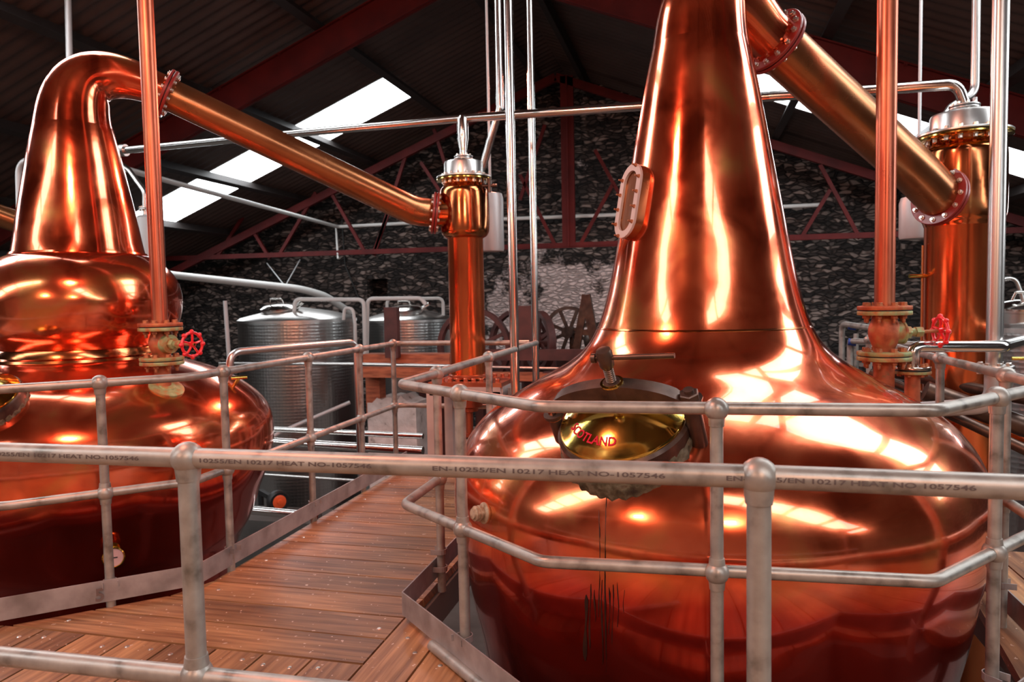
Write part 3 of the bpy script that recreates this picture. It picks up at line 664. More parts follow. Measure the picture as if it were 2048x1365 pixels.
# dark run marks on the copper below the manway
def streak(px, y0, y1, w0, w1, mb):
    L_, R2 = [], []; n = max(6, int((y1 - y0) / 12)); ph = random.random() * 6
    for i in range(n + 1):
        u = i / n; w_ = (w0 + (w1 - w0) * u) * (.7 + .3 * math.sin(ph + u * 9)) * (1 if .04 < u < .93 else .3); x = px + 1.5 * math.sin(ph + u * 5)
        for lst, sx in ((L_, -.5), (R2, .5)):
            P_, N_ = hit(x + sx * w_, y0 + (y1 - y0) * u, PR1, C1); lst.append(P_ + N_ * .003)
    o_ = len(mb.v); mb.add(L_ + R2, [(i, i + 1, n + 2 + i, n + 1 + i) for i in range(n)])
st = MB()
for a_ in ((1172, 1190, 1322, 7, 9), (1181, 1168, 1300, 3, 4), (1190, 1180, 1245, 4, 2), (1199, 1020, 1235, 1.5, 3), (1205, 1160, 1330, 4, 3), (1212, 985, 1345, 2, 4), (1219, 1175, 1270, 3, 2), (1226, 1170, 1290, 2, 1.5), (1236, 1165, 1255, 2.5, 1.5), (1248, 1180, 1230, 1.5, 1)):
    streak(*a_, st)
STAIN = mat('dark_run_stain', metal=.3, rough=.5, ramp=[(.35, (.012, .006, .005)), (.6, (.06, .02, .012))], scale=14, stretch=(1, 1, .2))
obj('run_stains', st, STAIN, S1, label='dark vertical run marks')
P, N = hit(968, 1027, PR1, C1)
pl = obj('drain_plug', MB().lathe([(.045, -.02), (.044, .004), (.036, .010), (.026, .012), (.026, .02), (.033, .022), (.033, .028), (.027, .03), (.027, .036), (.031, .038), (.031, .044), (.022, .047), (.022, .054), (0, .056)], P, N, 28), mat('limescaled_bronze', metal=.5, rough=.5, ramp=[(.35, (.28, .18, .10)), (.6, (.60, .48, .34))], scale=30), S1)
# ---- thermometer on the left still
P, N = hit(224, 1092, PR2, C2)
Ph = (CAM - P).normalized(); Ph.z = .1; Ph.normalize()
g = obj('thermometer', MB().cyl(P - N * .02, P + N * .05 + V((0, 0, .012)), .035).lathe([(0, 0), (.052, 0), (.056, .004), (.056, .032), (.050, .036), (.047, .030)], P + N * .045 + V((0, 0, -.035)), Ph, 36), BRASS, S2)
dc = P + N * .045 + V((0, 0, -.035)) + Ph * .031
obj('dial', MB().lathe([(.047, 0), (0, .0005)], dc, Ph, 30), DIAL, g)
xr = V((0, 0, 1)).cross(Ph).normalized()
obj('needle', MB().beam(dc + Ph * .002 - xr * .022, dc + Ph * .002 + xr * .02, .0015, .006, up=Ph.cross(xr)), BLACK, g)
# ---- handhole plate and small cock on the left still's shoulder
P, N = hit(333, 776, PR2, C2)
obj('blanking_plate', MB().lathe([(.10, -.01), (.10, .008), (.085, .016), (.05, .014), (.045, .02), (0, .022)], P, N, 32), VERD, S2)
P, N = hit(470, 768, PR2, C2)
obj('air_cock', MB().cyl(P - N * .01, P + N * .05, .012).cyl(P + N * .05 - V((.04, .03, 0)), P + N * .05 + V((.04, .03, 0)), .012), BRASS, S2)

# ---- flanged steam valves on the shoulders
def steam_valve(px, c, prof, py_base, pyt, pyb, D, label, wheel_dir, zbase, rp=.046, text=True, pipe_label='', top_px=0, wy=0):
    B = at(px, pyb, D=D); Tp = at(px, pyt, D=D); T_ = V((B.x, B.y, Tp.z))
    t = thing('steam_valve', (B.x, B.y, zbase), label, 'valve', 'flanged globe valves on the still shoulders')
    obj('stub', MB().lathe([(rp * 1.05, zbase - .06), (rp * 1.05, B.z - .005)], (B.x, B.y, 0), seg=28), RUST, t)
    H = T_.z - B.z; mid = B.z + H * .5
    body = smooth_prof([(rp * 1.05, B.z + .01), (rp * 1.08, B.z + H * .16), (rp * 1.35, B.z + H * .3), (rp * 1.58, B.z + H * .46), (rp * 1.55, B.z + H * .62), (rp * 1.25, B.z + H * .80), (rp * 1.12, B.z + H * .9), (rp * 1.12, T_.z - .01)])
    bd = obj('body', MB().lathe(body, (B.x, B.y, 0), seg=32), RUST, t)
    for z in (B.z, T_.z):
        flange(t, (B.x, B.y, z), (0, 0, 1), rp * .9, .125 * (rp / .046) ** .5, .020, 8, M=VERD if z == B.z else RUST, M2=VERD, BM=RUSTBOLT, br=.016, bh=.018, stud=.02, ph=.3)
    wd_ = V(wheel_dir).normalized(); q = V((B.x, B.y, mid))
    bn = MB().lathe([(rp * 1.3, rp * .6), (rp * 1.18, rp * 1.75), (rp * 1.25, rp * 1.8), (rp * 1.25, rp * 2.0), (rp * .7, rp * 2.05)], q, wd_, 28)
    bn.hexn(q + wd_ * rp * 2.0, wd_, rp * .72, .035); bn.cyl(q + wd_ * (rp * 2 + .03), q + wd_ * (rp * 2 + .065), rp * .42)
    bn.hexn(q + wd_ * (rp * 2 + .06), wd_, rp * .58, .036)
    obj('bonnet', bn, VERD, t)
    wc = q + wd_ * (rp * 2 + .185)
    obj('stem', MB().cyl(q + wd_ * (rp * 2 + .09), wc + wd_ * .02, .0085), RUSTBOLT, t)
    wr = .068; x = V((0, 0, 1)).cross(wd_).normalized(); y = wd_.cross(x); hb = MB()
    loop = []
    for i in range(64):
        a = 2 * PI * i / 64; loop.append(wc + (x * math.cos(a) + y * math.sin(a)) * wr)
    hb.tube(loop + [loop[0]], [.0085 + .0035 * max(0, math.cos(8 * 2 * PI * i / 64)) for i in range(65)], seg=10, cap=False)
    for i in range(8):
        a = 2 * PI * i / 8; hb.ball(wc + (x * math.cos(a) + y * math.sin(a)) * wr * 1.10, .0125, seg=10)
    for i in range(5):
        a = 2 * PI * i / 5 + .3; e = x * math.cos(a) + y * math.sin(a); hb.tube([wc + e * .012, wc + e * .04 + wd_ * .004, wc + e * wr * .96], .0068, seg=8)
    hb.lathe([(0, -.012), (.017, -.012), (.017, .012), (0, .013)], wc, wd_, 16)
    hw = obj('handwheel', hb, BRIGHTRED, t)
    obj('wheel_nut', MB().hexn(wc + wd_ * .012, wd_, .008, .01), BRASS, hw)
    if text:
        vs, fs = text_mesh('VIVAL', .034); toc = (CAM - V((B.x, B.y, mid))); toc.z = 0; a0 = math.atan2(toc.y, toc.x); out = []
        R0 = lambda z: float(np.interp(z, [p[1] for p in body], [p[0] for p in body]))
        wmid = max(v.x for v in vs) / 2
        for v in vs:
            z = mid + (v.x - wmid) * .95 + .005; r = R0(z) + .002; a = a0 - (v.y - .012) / r + .12
            out.append(V((B.x + r * math.cos(a), B.y + r * math.sin(a), z)))
        obj('raised_letters', MB().add(out, fs), RUST, bd, smooth=False)
    return T_
PV, _ = hit(331, 776, PR2, C2); DV = (PV - CAM).dot(W_)
Tv2 = steam_valve(324, C2, PR2, 770, 654, 722, DV, 'rusty flanged globe valve with red handwheel on the left still shoulder', (.96, -.25, .0), PV.z + .01, rp=.044)
Tv1 = steam_valve(1768, C1, PR1, 772, 621, 712, 3.72, 'rusty flanged globe valve with red handwheel on the right still shoulder', (.96, .22, .02), .86, rp=.047)
def top_of(b, px_top, slack=0):     # a standpipe rises to the roof
    e = V((b.x, b.y, roofz(b.x) + .0))
    return e
for T_, r, lab in ((Tv2, .0435, 'red copper standpipe rising from the valve on the left still'), (Tv1, .0475, 'red copper standpipe rising from the valve on the right still')):
    tag(obj('standpipe', MB().cyl(T_ + V((0, 0, .004)), (T_.x, T_.y, roofz(T_.x) - .05), r, seg=32), OXIDE, base=T_), lab, 'pipe')
# second nozzle on the right still, stainless return pipe
B = at(1825, 740, D=3.74)
P, N = V((B.x, B.y, .80)), None
t = thing('vapour_return_pipe', (B.x, B.y, .80), 'polished steel pipe bending from a green flanged nozzle on the right still', 'pipe')
obj('nozzle', MB().lathe([(.036, .70), (.036, B.z)], (B.x, B.y, 0), seg=24), RUST, t)
flange(t, B, (0, 0, 1), .03, .086, .016, 6, M=STAINLESS, M2=VERD, BM=RUSTBOLT, br=.012, bh=.014, gap=.010)
zt = at(1825, 693, D=3.74).z
obj('pipe', MB().tube([B + V((0, 0, .01)), V((B.x, B.y, zt)), at(2006, 693, D=3.76), at(2012, 693, D=3.76) + V((.42, .75, 0))], .0295, bend=.085, seg=24), STAINLESS, t)

# ================================================================== GUARD RAILS
RT, RM = 1.1, .562; RR = .0213
def path_pts(P, z): return [V((x, y, z)) for x, y in P]
def post(t, x, y, zb=-.02, mid=True, z0=None, strap=None, sdir=None):
    p = obj('post', MB().cyl((x, y, zb), (x, y, RT), RR, seg=20), GALV, t)
    for z in ([RT, RM] if mid else [RT]):
        b = MB().ball((x, y, z), .039, seg=24)
        b.cyl((x, y, z - .055), (x, y, z - .01), RR + .003, RR + .0075, seg=20)
        if z != RT: b.cyl((x, y, z + .01), (x, y, z + .05), RR + .0075, RR + .003, seg=20)
        obj('ball_joint', b, GALV, p)
    if strap:
        d = V((strap[0], strap[1], 0)).normalized(); sd = V((-d.y, d.x, 0))
        for z in (sdir or (.12,)):
            pts = [V((x, y, z)) + sd * .033 + d * .045] + [V((x, y, z)) + (sd * math.cos(a) - d * math.sin(a)) * .029 for a in [PI * k / 8 for k in range(9)]] + [V((x, y, z)) - sd * .033 + d * .045]
            mb = MB()
            for a, b in zip(pts, pts[1:]): mb.beam(a, b, .004, .026)
            obj('strap', mb, GALVPLATE, p)
    return p
def toe(t, P, inward, h0=.036, h1=.142):
    mb = MB()
    for a, b in zip(P, P[1:]): mb.beam((a[0], a[1], (h0 + h1) / 2), (b[0], b[1], (h0 + h1) / 2), .006, h1 - h0)
    return obj('toe_board', mb, GALVPLATE, t)
def guard(label, P, posts, toeP, closed_mid=True, base=(0, 0, 0), bend=.09, group=None):
    t = thing('guard_rail', base, label, 'railing', group)
    obj('top_rail', MB().tube(path_pts(P, RT), RR, bend=bend, seg=20), GALV, t)
    obj('middle_rail', MB().tube(path_pts(P, RM), RR, bend=bend, seg=20), GALV, t)
    for q in posts: post(t, *q[:2], strap=q[2], sdir=q[3] if len(q) > 3 else None)
    if toeP: toe(t, toeP, None)
    return t
g1 = guard('galvanised guard rail wrapping round the large right still', [(-1.27, 5.93), (-1.262, 3.02), (-.515, 2.435), (.72, 2.495), (1.29, 3.162), (1.29, 6.2)],
           [(-1.262, 3.487, (-1, 0), (.19, .10)), (-.896, 2.733, (-.6, -.8)), (.066, 2.444, (0, -1)), (1.0, 2.822, (.75, -.65)), (1.29, 3.55, (1, 0), (.19,)), (-1.268, 4.473, (-1, 0)), (1.29, 4.42, (1, 0)), (1.29, 6.1, (1, 0))],
           [(-1.305, 5.9), (-1.300, 3.062), (-.55, 2.362), (.76, 2.405), (1.335, 3.08), (1.335, 6.1)], base=(-.9, 2.73, 0))
g2 = guard('galvanised guard rail along the walkway beside the boil ball still', [(-5.2, 2.65), (-3.085, 2.655), (-2.50, 3.23), (-2.52, 5.93), (-1.33, 5.93)],
           [(-2.785, 2.948, (.7, -.7)), (-2.49, 3.49, (1, 0)), (-2.503, 4.42, (1, 0)), (-2.515, 5.22, (1, 0)), (-2.518, 5.88, (1, 0))],
           [(-5.2, 2.615), (-3.11, 2.62), (-2.475, 3.185), (-2.470, 6.0)], base=(-2.5, 4.4, 0), bend=.12)
# weld-bead mark on the toe board below the post
vs, fs = text_mesh('5', .085)
e = V((.747, .665, 0)); q = V((-2.812, 2.880, .050))
p = obj('weld_mark', MB().add([q + e * v.x + V((0, 0, v.y)) + V((.007, -.008, 0)) for v in vs], fs), mat('weld_bead', (.20, .15, .14), metal=.5, rough=.5), g2, smooth=False)  # same metal as the board; darker colour paints in the bead's shading
sl = p.modifiers.new('s', 'SOLIDIFY'); sl.thickness = .005
# front rail, of slightly thicker tube
RR = .0242
FP = [(-3.4, 1.455), (-1.189, 1.515), (.124, 1.545), (2.2, 1.52)]
t = thing('guard_rail', (-1.19, 1.515, 0), 'stencilled galvanised guard rail nearest the viewer, across the whole view', 'railing')
obj('top_rail', MB().tube(path_pts(FP, RT), RR, seg=28), GALV, t)
obj('middle_rail', MB().tube(path_pts([FP[0], FP[1], FP[2], FP[3]], RM - .005), RR, seg=28), GALV, t)
for x, y in FP[1:3]: post(t, x, y, zb=0)
for x, y in ((-3.1, 1.46), (1.9, 1.52)): post(t, x, y, zb=0)
def rail_y(x): return float(np.interp(x, [p[0] for p in FP], [p[1] for p in FP]))
def stencil(s_, px0, px1, py):
    x0 = at(px0, py, Y=1.5).x; x1 = at(px1, py, Y=1.5).x
    vs, fs = text_mesh(s_, .0135); w_ = max(v.x for v in vs); out = []
    for v in vs:
        x = x0 + (x1 - x0) * v.x / w_; th = math.radians(4) + (v.y - .006) / RR; r = RR + .0006
        out.append(V((x, rail_y(x) - r * math.cos(th), RT + r * math.sin(th))))
    obj('stencilled_text', MB().add(out, fs), INK, t, smooth=False)
stencil('10255/EN 10217 HEAT NO-1057546', 2, 285, 912)
stencil('10255/EN 10217 HEAT NO-1057546', 400, 742, 925)
stencil('EN-10255/EN 10217 HEAT NO-1057546', 862, 1330, 945)
stencil('EN-10255/EN 10217 HEAT NO 1057546', 1452, 1960, 962)
# loose tube lying by the toe board
a = at(864, 1291, Z=.026); b = a + (V((-.1, 1.98, .026)) - V((-.86, 2.66, .026))).normalized() * 0
d = (V((-.55, 2.385, 0)) - V((-1.30, 3.075, 0))).normalized()
tag(obj('loose_tube', MB().tube([a, a + d * 1.25], .0225, seg=20), GALV, base=a), 'loose galvanised tube lying on the deck against the right still toe board', 'tube')
# rail farther back on the right, with blue tape
t = thing('guard_rail', at(1683, 760, Y=8.3), 'dark guard rail with blue tape far back on the right behind the still', 'railing')
mb = MB(); A = at(1684, 648, Y=8.3); Bq = at(1990, 692, Y=6.1); mb.tube([V((A.x, A.y, A.z - 1.2)), A, Bq], .030, bend=.08)
obj('top_rail', mb, GALV, t)
A = at(1700, 682, Y=7.6); obj('middle_rail', MB().tube([V((A.x, A.y, A.z - 1.0)), A, at(1990, 700, Y=5.9)], .028, bend=.08), GALV, t)
for px in (1700, 1712): q = at(px, 690, Y=7.8); obj('post', MB().cyl((q.x, q.y, -.3), (q.x, q.y, at(px, 668 if px > 1705 else 680, Y=7.8).z), .024), GALV, t)
for (px, py, Y) in ((1703, 653, 8.15), (1703, 684, 7.58)):
    q = at(px, py, Y=Y); obj('tape', MB().cyl(q - V((.03, 0, .0)), q + V((.04, -.01, -.01)), .034), BLUE, t, label='band of blue tape')

# ================================================================== LONG PIPES
def pipe(name, pts, r, M, label, bend=.12, cat='pipe', group=None, seg=20):
    return tag(obj(name, MB().tube(pts, r, bend=bend, seg=seg), M, base=pts[0]), label, cat, group)
def vpipe(px0, px1, py1, Y, r, M, label, zb=None, flat=False):
    b = at(px1, py1, Y=Y); tp = V((b.x, b.y, roofz(b.x) - .06)); 
    if zb is not None: b = V((b.x, b.y, zb))
    return pipe('vertical_pipe', [b, tp], r, M, label, bend=0)
vpipe(1013, 1029, 700, 5.2, .0335, STAINLESS, 'polished steel pipe rising just left of the large still, the nearer of the pair', zb=.35)
vpipe(1061, 1071, 700, 6.3, .0305, STAINLESS, 'polished steel pipe rising just left of the large still, the one farther right', zb=0)
b = at(1000, 225, Y=6.25)
pipe('vertical_pipe', [V((b.x, b.y, roofz(b.x) - .06)), b + V((0, 0, .04)), at(967, 330, Y=6.3), at(930, 400, Y=6.3)], .033, STAINLESS, 'steel pipe descending then kinking behind the middle condenser', bend=.08)
# flanged vertical pipe at the right edge
b = at(1988, 737, Y=4.45)
t = thing('vertical_pipe', b, 'thick polished steel pipe near the right edge ending in a flange', 'pipe')
obj('pipe', MB().cyl(b, (b.x, b.y, roofz(b.x) - .06), .0405, seg=28), SATIN, t)
flange(t, b, (0, 0, 1), .04, .095, .014, 8, M=SATIN, br=.013, bh=.014)
obj('lower_elbow', MB().tube([b, b - V((0, 0, .2)), b + V((-.5, .2, -.28))], .045, bend=.12), DULL, t)
obj('valve_lever', MB().cyl(b + V((.05, -.09, .06)), b + V((.12, -.09, .06)), .009), BRASS, t)
pipe('overhead_pipe', [at(246, 301, Y=5.95), at(600, 266, Y=5.85), at(925, 237, Y=5.72), at(1290, 212, Y=5.6), at(1540, 193, Y=5.42), at(1740, 181, Y=5.25), at(1915, 168, Y=5.1), V((K1.x, K1.y, 2.60))], .0335, STAINLESS, 'long polished steel pipe crossing above the condensers from neck to right', bend=.16)
mb = MB().cyl(at(242, 301, Y=5.95), at(252, 300.5, Y=5.95), .055)
tag(obj('pipe_cap', mb, SATIN, base=at(242, 301, Y=5.95)), 'steel clamp on the left end of the long overhead pipe', 'pipe fitting')
pipe('vent_pipe', [V((at(1950, 100, Y=5.5).x, 5.5, roofz(at(1950, 100, Y=5.5).x) - .06)), at(1950, 185, Y=5.5), at(1902, 215, Y=5.45), at(1850, 292, Y=5.3), at(1846, 330, Y=5.3)], .026, SATIN, 'thin steel pipe dropping and bending behind the right condenser top', bend=.10)
pipe('vent_pipe', [at(1950, 195, Y=5.6), at(1951, 300, Y=5.6)], .014, DULL, 'narrow vertical tube right behind the right condenser cap', bend=0)
pipe('vertical_pipe', [V((at(142, 100, Y=6.5).x, 6.5, roofz(at(142, 100, Y=6.5).x) - .06)), at(142, 240, Y=6.5)], .032, DULL, 'grey steel pipe rising from behind the left still swan neck', bend=0)
pipe('looped_pipe', [at(42, 560, Y=7.0), at(36, 322, Y=7.0), at(130, 312, Y=7.0)], .032, DULL, 'grey pipe bending over at the far left behind the still neck', bend=.18)
pipe('sprinkler_pipe', [at(250, 338, Y=8.0), at(350, 366, Y=9.2), at(676, 454, Y=15.2), at(850, 445, Y=15.3), at(1040, 437, Y=15.4), at(1250, 429, Y=15.4), at(1640, 410, Y=15.4)], .038, WHITEMET, 'white sprinkler pipe running down the roof slope and along the gable', bend=.1)
pipe('drop_pipe', [at(672, 456, Y=15.2), at(676, 518, Y=14.8)], .022, WHITEMET, 'short white pipe dropping from the sprinkler line to the truss', bend=0)
pipe('duct', [at(250, 535, Y=12.0), at(350, 551, Y=12.4), at(600, 578, Y=13.2), at(650, 592, Y=13.6), at(700, 625, Y=14.3)], .072, WHITEMET, 'fat white pipe slung below the truss above the steel tanks', bend=.7)
for (a, b) in (((534, 527), (568, 570)), ((600, 520), (572, 570))):
    pipe('hanger_wire', [at(*a, Y=TY - .1), at(*b, Y=13.1)], .012, DULL, 'thin hanger rod of the fat white pipe, the %s one' % ('left' if a[0] < 560 else 'right'), bend=0, cat='rod')
pipe('cable', [at(684, 440, Y=15.97), at(690, 530, Y=15.97), at(715, 590, Y=15.97), at(733, 640, Y=15.97)], .018, BLACK, 'black cable drooping down the stone wall by the dark opening', bend=.4, cat='cable')
pipe('standing_pole', [at(450, 602, Y=8.2), at(461, 760, Y=8.2), V((at(461, 760, Y=8.2).x, 8.2, FLOOR_Z))], .026, DULL, 'bare grey pole standing between the left still and the steel tank', bend=0, cat='pole')
pipe('steam_pipe', [at(458, 820, Y=4.55), at(460, 705, Y=4.55), at(712, 684, Y=5.72), at(722, 960, Y=5.72)], .026, SATIN, 'bright hooped pipe rising over the walkway rail left of the steel tanks', bend=.09)
pipe('header_pipe', [at(440, 727, Y=8.4) + V((0, 0, FLOOR_Z - at(440, 727, Y=8.4).z)), at(440, 727, Y=8.4), at(700, 729, Y=8.4), at(900, 733, Y=8.4), at(1230, 740, Y=8.4), at(1230, 740, Y=8.4) + V((0, 0, FLOOR_Z - at(1230, 740, Y=8.4).z))], .022, SATIN, 'slim level pipe running behind the walkway rail posts', bend=0)
pipe('product_pipe', [at(525, 858, Y=6.6), at(846, 873, Y=6.6)], .028, STAINLESS, 'bright level pipe left of the stand, upper of three', bend=0)
pipe('product_pipe', [at(520, 883, Y=6.55), at(800, 900, Y=6.55), at(846, 903, Y=6.55)], .045, STAINLESS, 'thick bright level pipe left of the stand, middle of three', bend=0)
pipe('product_pipe', [at(470, 946, Y=6.9), at(712, 962, Y=6.9)], .014, SATIN, 'thin level pipe below the walkway rail, lowest of three', bend=0)
pipe('product_pipe', [at(440, 1015, Y=6.0), at(640, 1034, Y=6.0)], .040, STAINLESS, 'thick bright pipe low down just right of the left still base', bend=0)
pipe('product_pipe', [at(440, 946, Y=7.5), at(560, 865, Y=8.5), at(700, 805, Y=9.0)], .026, DULL, 'dark pipe climbing diagonally in front of the big steel tank', bend=0)

# ================================================================== STEEL TANKS
def tank(px, w_px, py_top, Y, label, lidpx, lidpy, zb=FLOOR_Z + .28, lid_r=.27):
    c = at(px, py_top, Y=Y); D = (c - CAM).dot(W_); r = w_px / 2 * D / F_PX
    t = thing('steel_tank', (c.x, c.y, FLOOR_Z), label, 'tank', 'dimpled stainless tanks'); zt = c.z
    obj('shell', MB().lathe([(r, zb), (r, zt)], (c.x, c.y, 0), seg=72), JACKET, t)
    obj('lid_cone', MB().lathe([(r * 1.012, zt - .03), (r * 1.012, zt + .01), (r * .96, zt + .045), (r * .55, zt + .13), (0, zt + .20)], (c.x, c.y, 0), seg=72), SATIN, t)
    obj('base', MB().lathe([(0, zb - .12), (r * .6, zb - .08), (r, zb)], (c.x, c.y, 0), seg=48), SATIN, t)
    for k in range(4):
        a = PI / 4 + PI / 2 * k; obj('leg', MB().cyl((c.x + r * .85 * math.cos(a), c.y + r * .85 * math.sin(a), FLOOR_Z), (c.x + r * .85 * math.cos(a), c.y + r * .85 * math.sin(a), zb + .02), .05), SATIN, t)
    q = at(lidpx, lidpy, Y=c.y - r * .35); q = V((q.x, q.y, zt + .10))
    mh = obj('manhole', MB().lathe([(lid_r * .9, -.06), (lid_r * .9, .05), (lid_r, .055), (lid_r, .075)], q, (0, -.12, 1), 36), SATIN, t)
    obj('manhole_lid', MB().lathe([(lid_r * 1.02, .075), (lid_r * 1.02, .09), (lid_r * .8, .13), (lid_r * .3, .15), (0, .152)], q, (0, -.12, 1), 36).cyl(q + V((lid_r, 0, .1)), q + V((lid_r + .12, -.02, .17)), .03).tube([q + V((-.1, -.1, .15)), q + V((-.08, -.12, .22)), q + V((.1, -.12, .22)), q + V((.12, -.1, .15))], .012, bend=.03), STAINLESS, mh)
    return t, c, r, zt
t1, tc1, r1, z1 = tank(596, 228, 640, 10.0, 'big dimpled stainless tank left of the plaster pillar, the nearer one', 560, 622)
t2, tc2, r2, z2 = tank(818, 176, 640, 11.6, 'dimpled stainless tank partly hidden behind the middle condenser', 812, 622, lid_r=.30)
pipe('frame_pipe', [at(588, 628, Y=9.6), at(590, 599, Y=9.6), at(728, 600, Y=9.6), at(731, 740, Y=9.6)], .030, WHITEMET, 'white pipe hoop standing over the nearer steel tank lid', bend=.10)
pipe('frame_pipe', [at(733, 740, Y=9.7), at(735, 598, Y=9.7), at(842, 597, Y=9.7), at(852, 610, Y=9.7)], .030, WHITEMET, 'white pipe hoop reaching over the second tank lid', bend=.10)
pipe('frame_pipe', [at(774, 650, Y=11.6), at(774, 598, Y=11.6), at(886, 597, Y=11.6), at(887, 650, Y=11.6)], .026, WHITEMET, 'white pipe hoop behind the second tank lid, ending beside the condenser', bend=.10)
pipe('frame_pipe', [at(687, 640, Y=9.5), at(689, 616, Y=9.5), at(706, 618, Y=9.5), at(710, 650, Y=9.5), at(712, 740, Y=9.5)], .024, WHITEMET, 'small white pipe crook at the right shoulder of the nearer tank', bend=.08)
# third tank, dark, at the right edge
tR, tcR, rR, zR = tank(2110, 270, 655, 7.5, 'dark stainless tank cut off by the right edge of the view', 2040, 640, lid_r=.18)
pipe('swan_pipe', [at(1975, 640, Y=7.2), at(1985, 566, Y=7.2), at(2030, 552, Y=7.2), at(2046, 600, Y=7.2), at(2046, 650, Y=7.2)], .018, SATIN, 'small curved steel pipe over the dark tank at the right edge', bend=.22)
# trolley with orange-hubbed wheel
q = at(556, 1003, Y=8.0)
t = thing('hose_trolley', (q.x, q.y, FLOOR_Z), 'black trolley wheel with orange hub below the nearer steel tank', 'trolley')
ax = V((.78, -.6, 0)).normalized()
obj('tyre', MB().lathe([(.06, -.05), (.115, -.055), (.135, -.03), (.135, .03), (.115, .055), (.06, .05)], q, ax, 36), BLACK, t)
obj('hub', MB().lathe([(0, -.03), (.08, -.03), (.085, .052), (.07, .058), (.03, .058), (.028, .075), (0, .078)], q, ax, 30), ORANGE, t, label='orange plastic wheel hub')
obj('frame', MB().beam(q - ax * .1, q - ax * .6, .06, .06).beam(q - ax * .3, q - ax * .3 + V((0, 0, -.9)), .05, .05).beam((q - ax * .6), q - ax * .6 + V((0, 0, -.95)), .05, .05), BLACK, t)
tag(obj('concrete_plinth', MB().box((q.x - .2, q.y, (q.z - .16 + FLOOR_Z) / 2), (.9, .3, (q.z - .16 - FLOOR_Z) / 2)), CONCRETE, base=(q.x, q.y, FLOOR_Z), smooth=False), 'low grey plinth carrying the trolley with the orange hub', 'plinth')
# dark pipes packed beyond the right guard rail
for i, (p0, p1, r, Y0, Y1, lab) in enumerate([((1770, 742), (2060, 800), .035, 5.2, 4.72, 'uppermost'), ((1850, 782), (2060, 858), .06, 4.8, 4.75, 'middle'), ((1870, 815), (2060, 905), .03, 4.75, 4.5, 'lowest'), ((1740, 745), (1900, 815), .025, 5.0, 4.8, 'leftmost thin')]):
    pipe('dark_pipe', [at(*p0, Y=Y0), at(*p1, Y=Y1)], r, IRON, 'dark pipe beyond the right guard rail, the %s of the bundle' % lab, bend=0, group='dark pipes behind the right rail')
pipe('copper_bend', [at(1900, 856, Y=5.4), at(1950, 848, Y=5.2), at(2060, 880, Y=4.9)], .03, COPPER_PIPE, 'reddish bent pipe beyond the right guard rail post', bend=.2)

# ================================================================== OLD MILL MACHINERY ON TIMBERS
mY = 9.2
a = at(735, 722, Y=mY); b = at(906, 722, Y=mY)
tag(obj('timber_beam', MB().box(((a.x + b.x) / 2, mY, a.z), ((b.x - a.x) / 2, .14, .10)), TIMBER, base=a, smooth=False), 'orange-brown timber beam carrying the old wheels, upper of the two', 'timber beam', 'timber beams under the old wheels')
a2_ = at(735, 740, Y=mY - .3)
tag(obj('timber_beam', MB().box(((a.x + b.x) / 2 - .03, mY - .3, a2_.z - .02), ((b.x - a.x) / 2 - .03, .12, .07)), TIMBER, base=a2_, smooth=False), 'orange-brown timber beam below the slim pipe, lower of the two', 'timber beam', 'timber beams under the old wheels')
ga = at(912, 704, Y=mY); gb = at(1240, 716, Y=mY)
tag(obj('iron_girder', MB().box(((ga.x + gb.x) / 2, mY, ga.z - .04), ((gb.x - ga.x) / 2, .05, .07)), MACHRED, base=ga, smooth=False), 'dark red iron girder right of the middle condenser, upper of the two', 'girder', 'iron girders under the old wheels')
ga = at(912, 748, Y=mY); gb = at(1240, 752, Y=mY)
tag(obj('iron_girder', MB().box(((ga.x + gb.x) / 2, mY, ga.z - .03), ((gb.x - ga.x) / 2, .10, .05)), TIMBER, base=ga, smooth=False), 'reddish girder right of the middle condenser, lower of the two', 'girder', 'iron girders under the old wheels')
gp = at(1100, 760, Y=mY); tag(obj('girder_post', MB().box((gp.x, mY, (gp.z + .1 + FLOOR_Z) / 2), (.08, .08, (gp.z + .1 - FLOOR_Z) / 2)), MACHRED, base=(gp.x, mY, FLOOR_Z), smooth=False), 'dark post carrying the iron girders behind the large still', 'post')
q = at(752, 790, Y=mY); tag(obj('timber_post', MB().box((q.x, mY, q.z + .05), (.10, .1, .30)), TIMBER, base=q, smooth=False), 'short orange timber post above the plaster pillar', 'timber post')
pt, pb = at(790, 795, Y=mY + .1), at(790, 965, Y=mY + .1)
pw = .30; mb = MB(); n = 10; poly = []
x0, x1 = at(742, 800, Y=mY).x, at(838, 800, Y=mY).x
poly = [(x0, FLOOR_Z), (x1, FLOOR_Z)] + [(x1 + (x0 - x1) * k / n, pt.z + random.uniform(-.06, .08)) for k in range(n + 1)]
tag(obj('plaster_pillar', MB().prism([(x, mY - .12, z) for x, z in poly], (0, .5, 0)), PLASTER, base=(x0, mY, FLOOR_Z), smooth=False), 'crumbling pale plaster pillar under the timber beams', 'pillar')
mb = MB().box((at(885, 800, Y=mY + .9).x, mY + .9, (at(885, 750, Y=mY + .9).z + FLOOR_Z) / 2), (.28, .2, (at(885, 750, Y=mY + .9).z - FLOOR_Z) / 2))
tag(obj('masonry_pier', mb, MACHRED, base=(at(885, 800, Y=mY + .9).x, mY + .9, FLOOR_Z), smooth=False), 'dark reddish pier behind the pale stand legs', 'pillar')
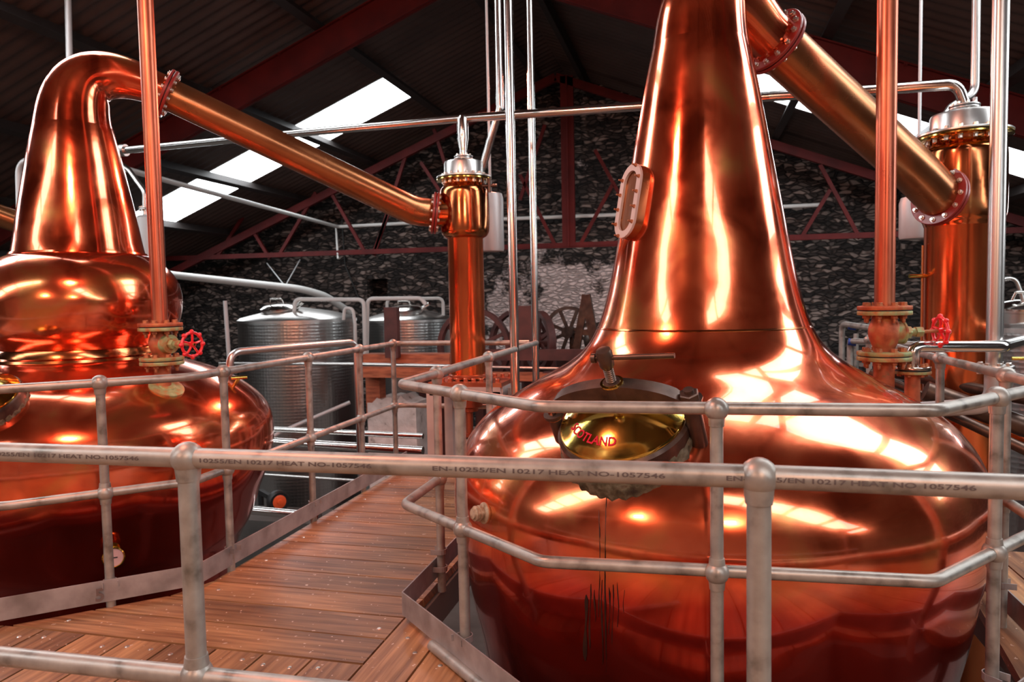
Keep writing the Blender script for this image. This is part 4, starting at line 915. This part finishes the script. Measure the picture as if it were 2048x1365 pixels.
def wheel(px, py, Y, rpx, label, yaw, M, nsp=6, wdt=.10, th=.06):
    c = at(px, py, Y=Y); D = (c - CAM).dot(W_); r = rpx * D / F_PX; n = V((math.sin(yaw), -math.cos(yaw), 0)); t = thing('flywheel', c, label, 'wheel', 'old iron wheels on the timbers')
    obj('rim', MB().lathe([(r - th, -wdt / 2), (r, -wdt / 2), (r, wdt / 2), (r - th, wdt / 2), (r - th, -wdt / 2)], c, n, 48), M, t)
    x = V((0, 0, 1)).cross(n).normalized()
    for k in range(nsp):
        a = PI * 2 * k / nsp + .4; e = x * math.cos(a) + V((0, 0, 1)) * math.sin(a); obj('spoke', MB().beam(c + e * .05, c + e * (r - th + .01), .05, .03, up=n), M, t)
    obj('hub', MB().lathe([(0, -.1), (.09, -.1), (.09, .1), (0, .1)], c, n, 20), M, t)
    q = c - n * .20; obj('bearing_stand', MB().box((q.x, q.y, (q.z + .04 + FLOOR_Z) / 2), (.05, .05, (q.z + .04 - FLOOR_Z) / 2)).cyl(c - n * .26, c, .03), M, t)
wheel(948, 695, 9.6, 78, 'large rust red spoked wheel seen both sides of the middle condenser', -.1, MACHRED)
wheel(1040, 690, 10.3, 72, 'dark spoked wheel between the two polished pipes', -.35, MACHRED)
wheel(1078, 682, 9.75, 60, 'dark red belt wheel just left of the large still', -.9, MACHRED)
wheel(1138, 665, 11.0, 52, 'black spoked wheel against the limewashed wall', -.15, IRON, 8, .06, .05)
for px, w_, p0, Y, M, lab in ((783, .09, 615, 9.0, MACHRED, 'dark brown plank post in front of the second tank'), (1052, .12, 612, 9.3, MACHRED, 'broad dark red upright among the old wheels')):
    q = at(px, p0, Y=Y); z0 = at(px, 716, Y=Y).z
    tag(obj('machine_upright', MB().box((q.x, Y, (q.z + z0) / 2), (w_, .05, (q.z - z0) / 2)), M, base=(q.x, Y, z0), smooth=False), lab, 'upright')
mb = MB(); q0 = at(1195, 715, Y=10.2); tp = at(1172, 590, Y=10.2); q1 = at(1150, 715, Y=10.2)
mb.beam(q0, tp, .12, .12).beam(q1, tp, .10, .10).beam(q0.lerp(tp, .4), q1.lerp(tp, .4), .08, .08)
tag(obj('iron_trestle', mb, IRON, base=q0, smooth=False), 'black A shaped iron trestle against the limewashed wall', 'trestle')
a = at(960, 716, Y=11.9); b = at(1250, 712, Y=11.9)
tag(obj('machine_bed', MB().box(((a.x + b.x) / 2, 11.9, (a.z + FLOOR_Z) / 2), ((b.x - a.x) / 2, .35, (a.z - FLOOR_Z) / 2)), MACHRED, base=a, smooth=False), 'dark red iron bed behind the old wheels', 'machine bed')
q = at(1215, 680, Y=10.6)
mb = MB().ball(q, .35, squash=.8); tag(obj('motor_housing', mb.cyl(q, q + V((.5, .2, -.1)), .25).box((q.x, q.y, (q.z - .2 + FLOOR_Z) / 2), (.25, .2, (q.z - .2 - FLOOR_Z) / 2)), IRON, base=q), 'rounded black machine housing beside the large still flank', 'machine')
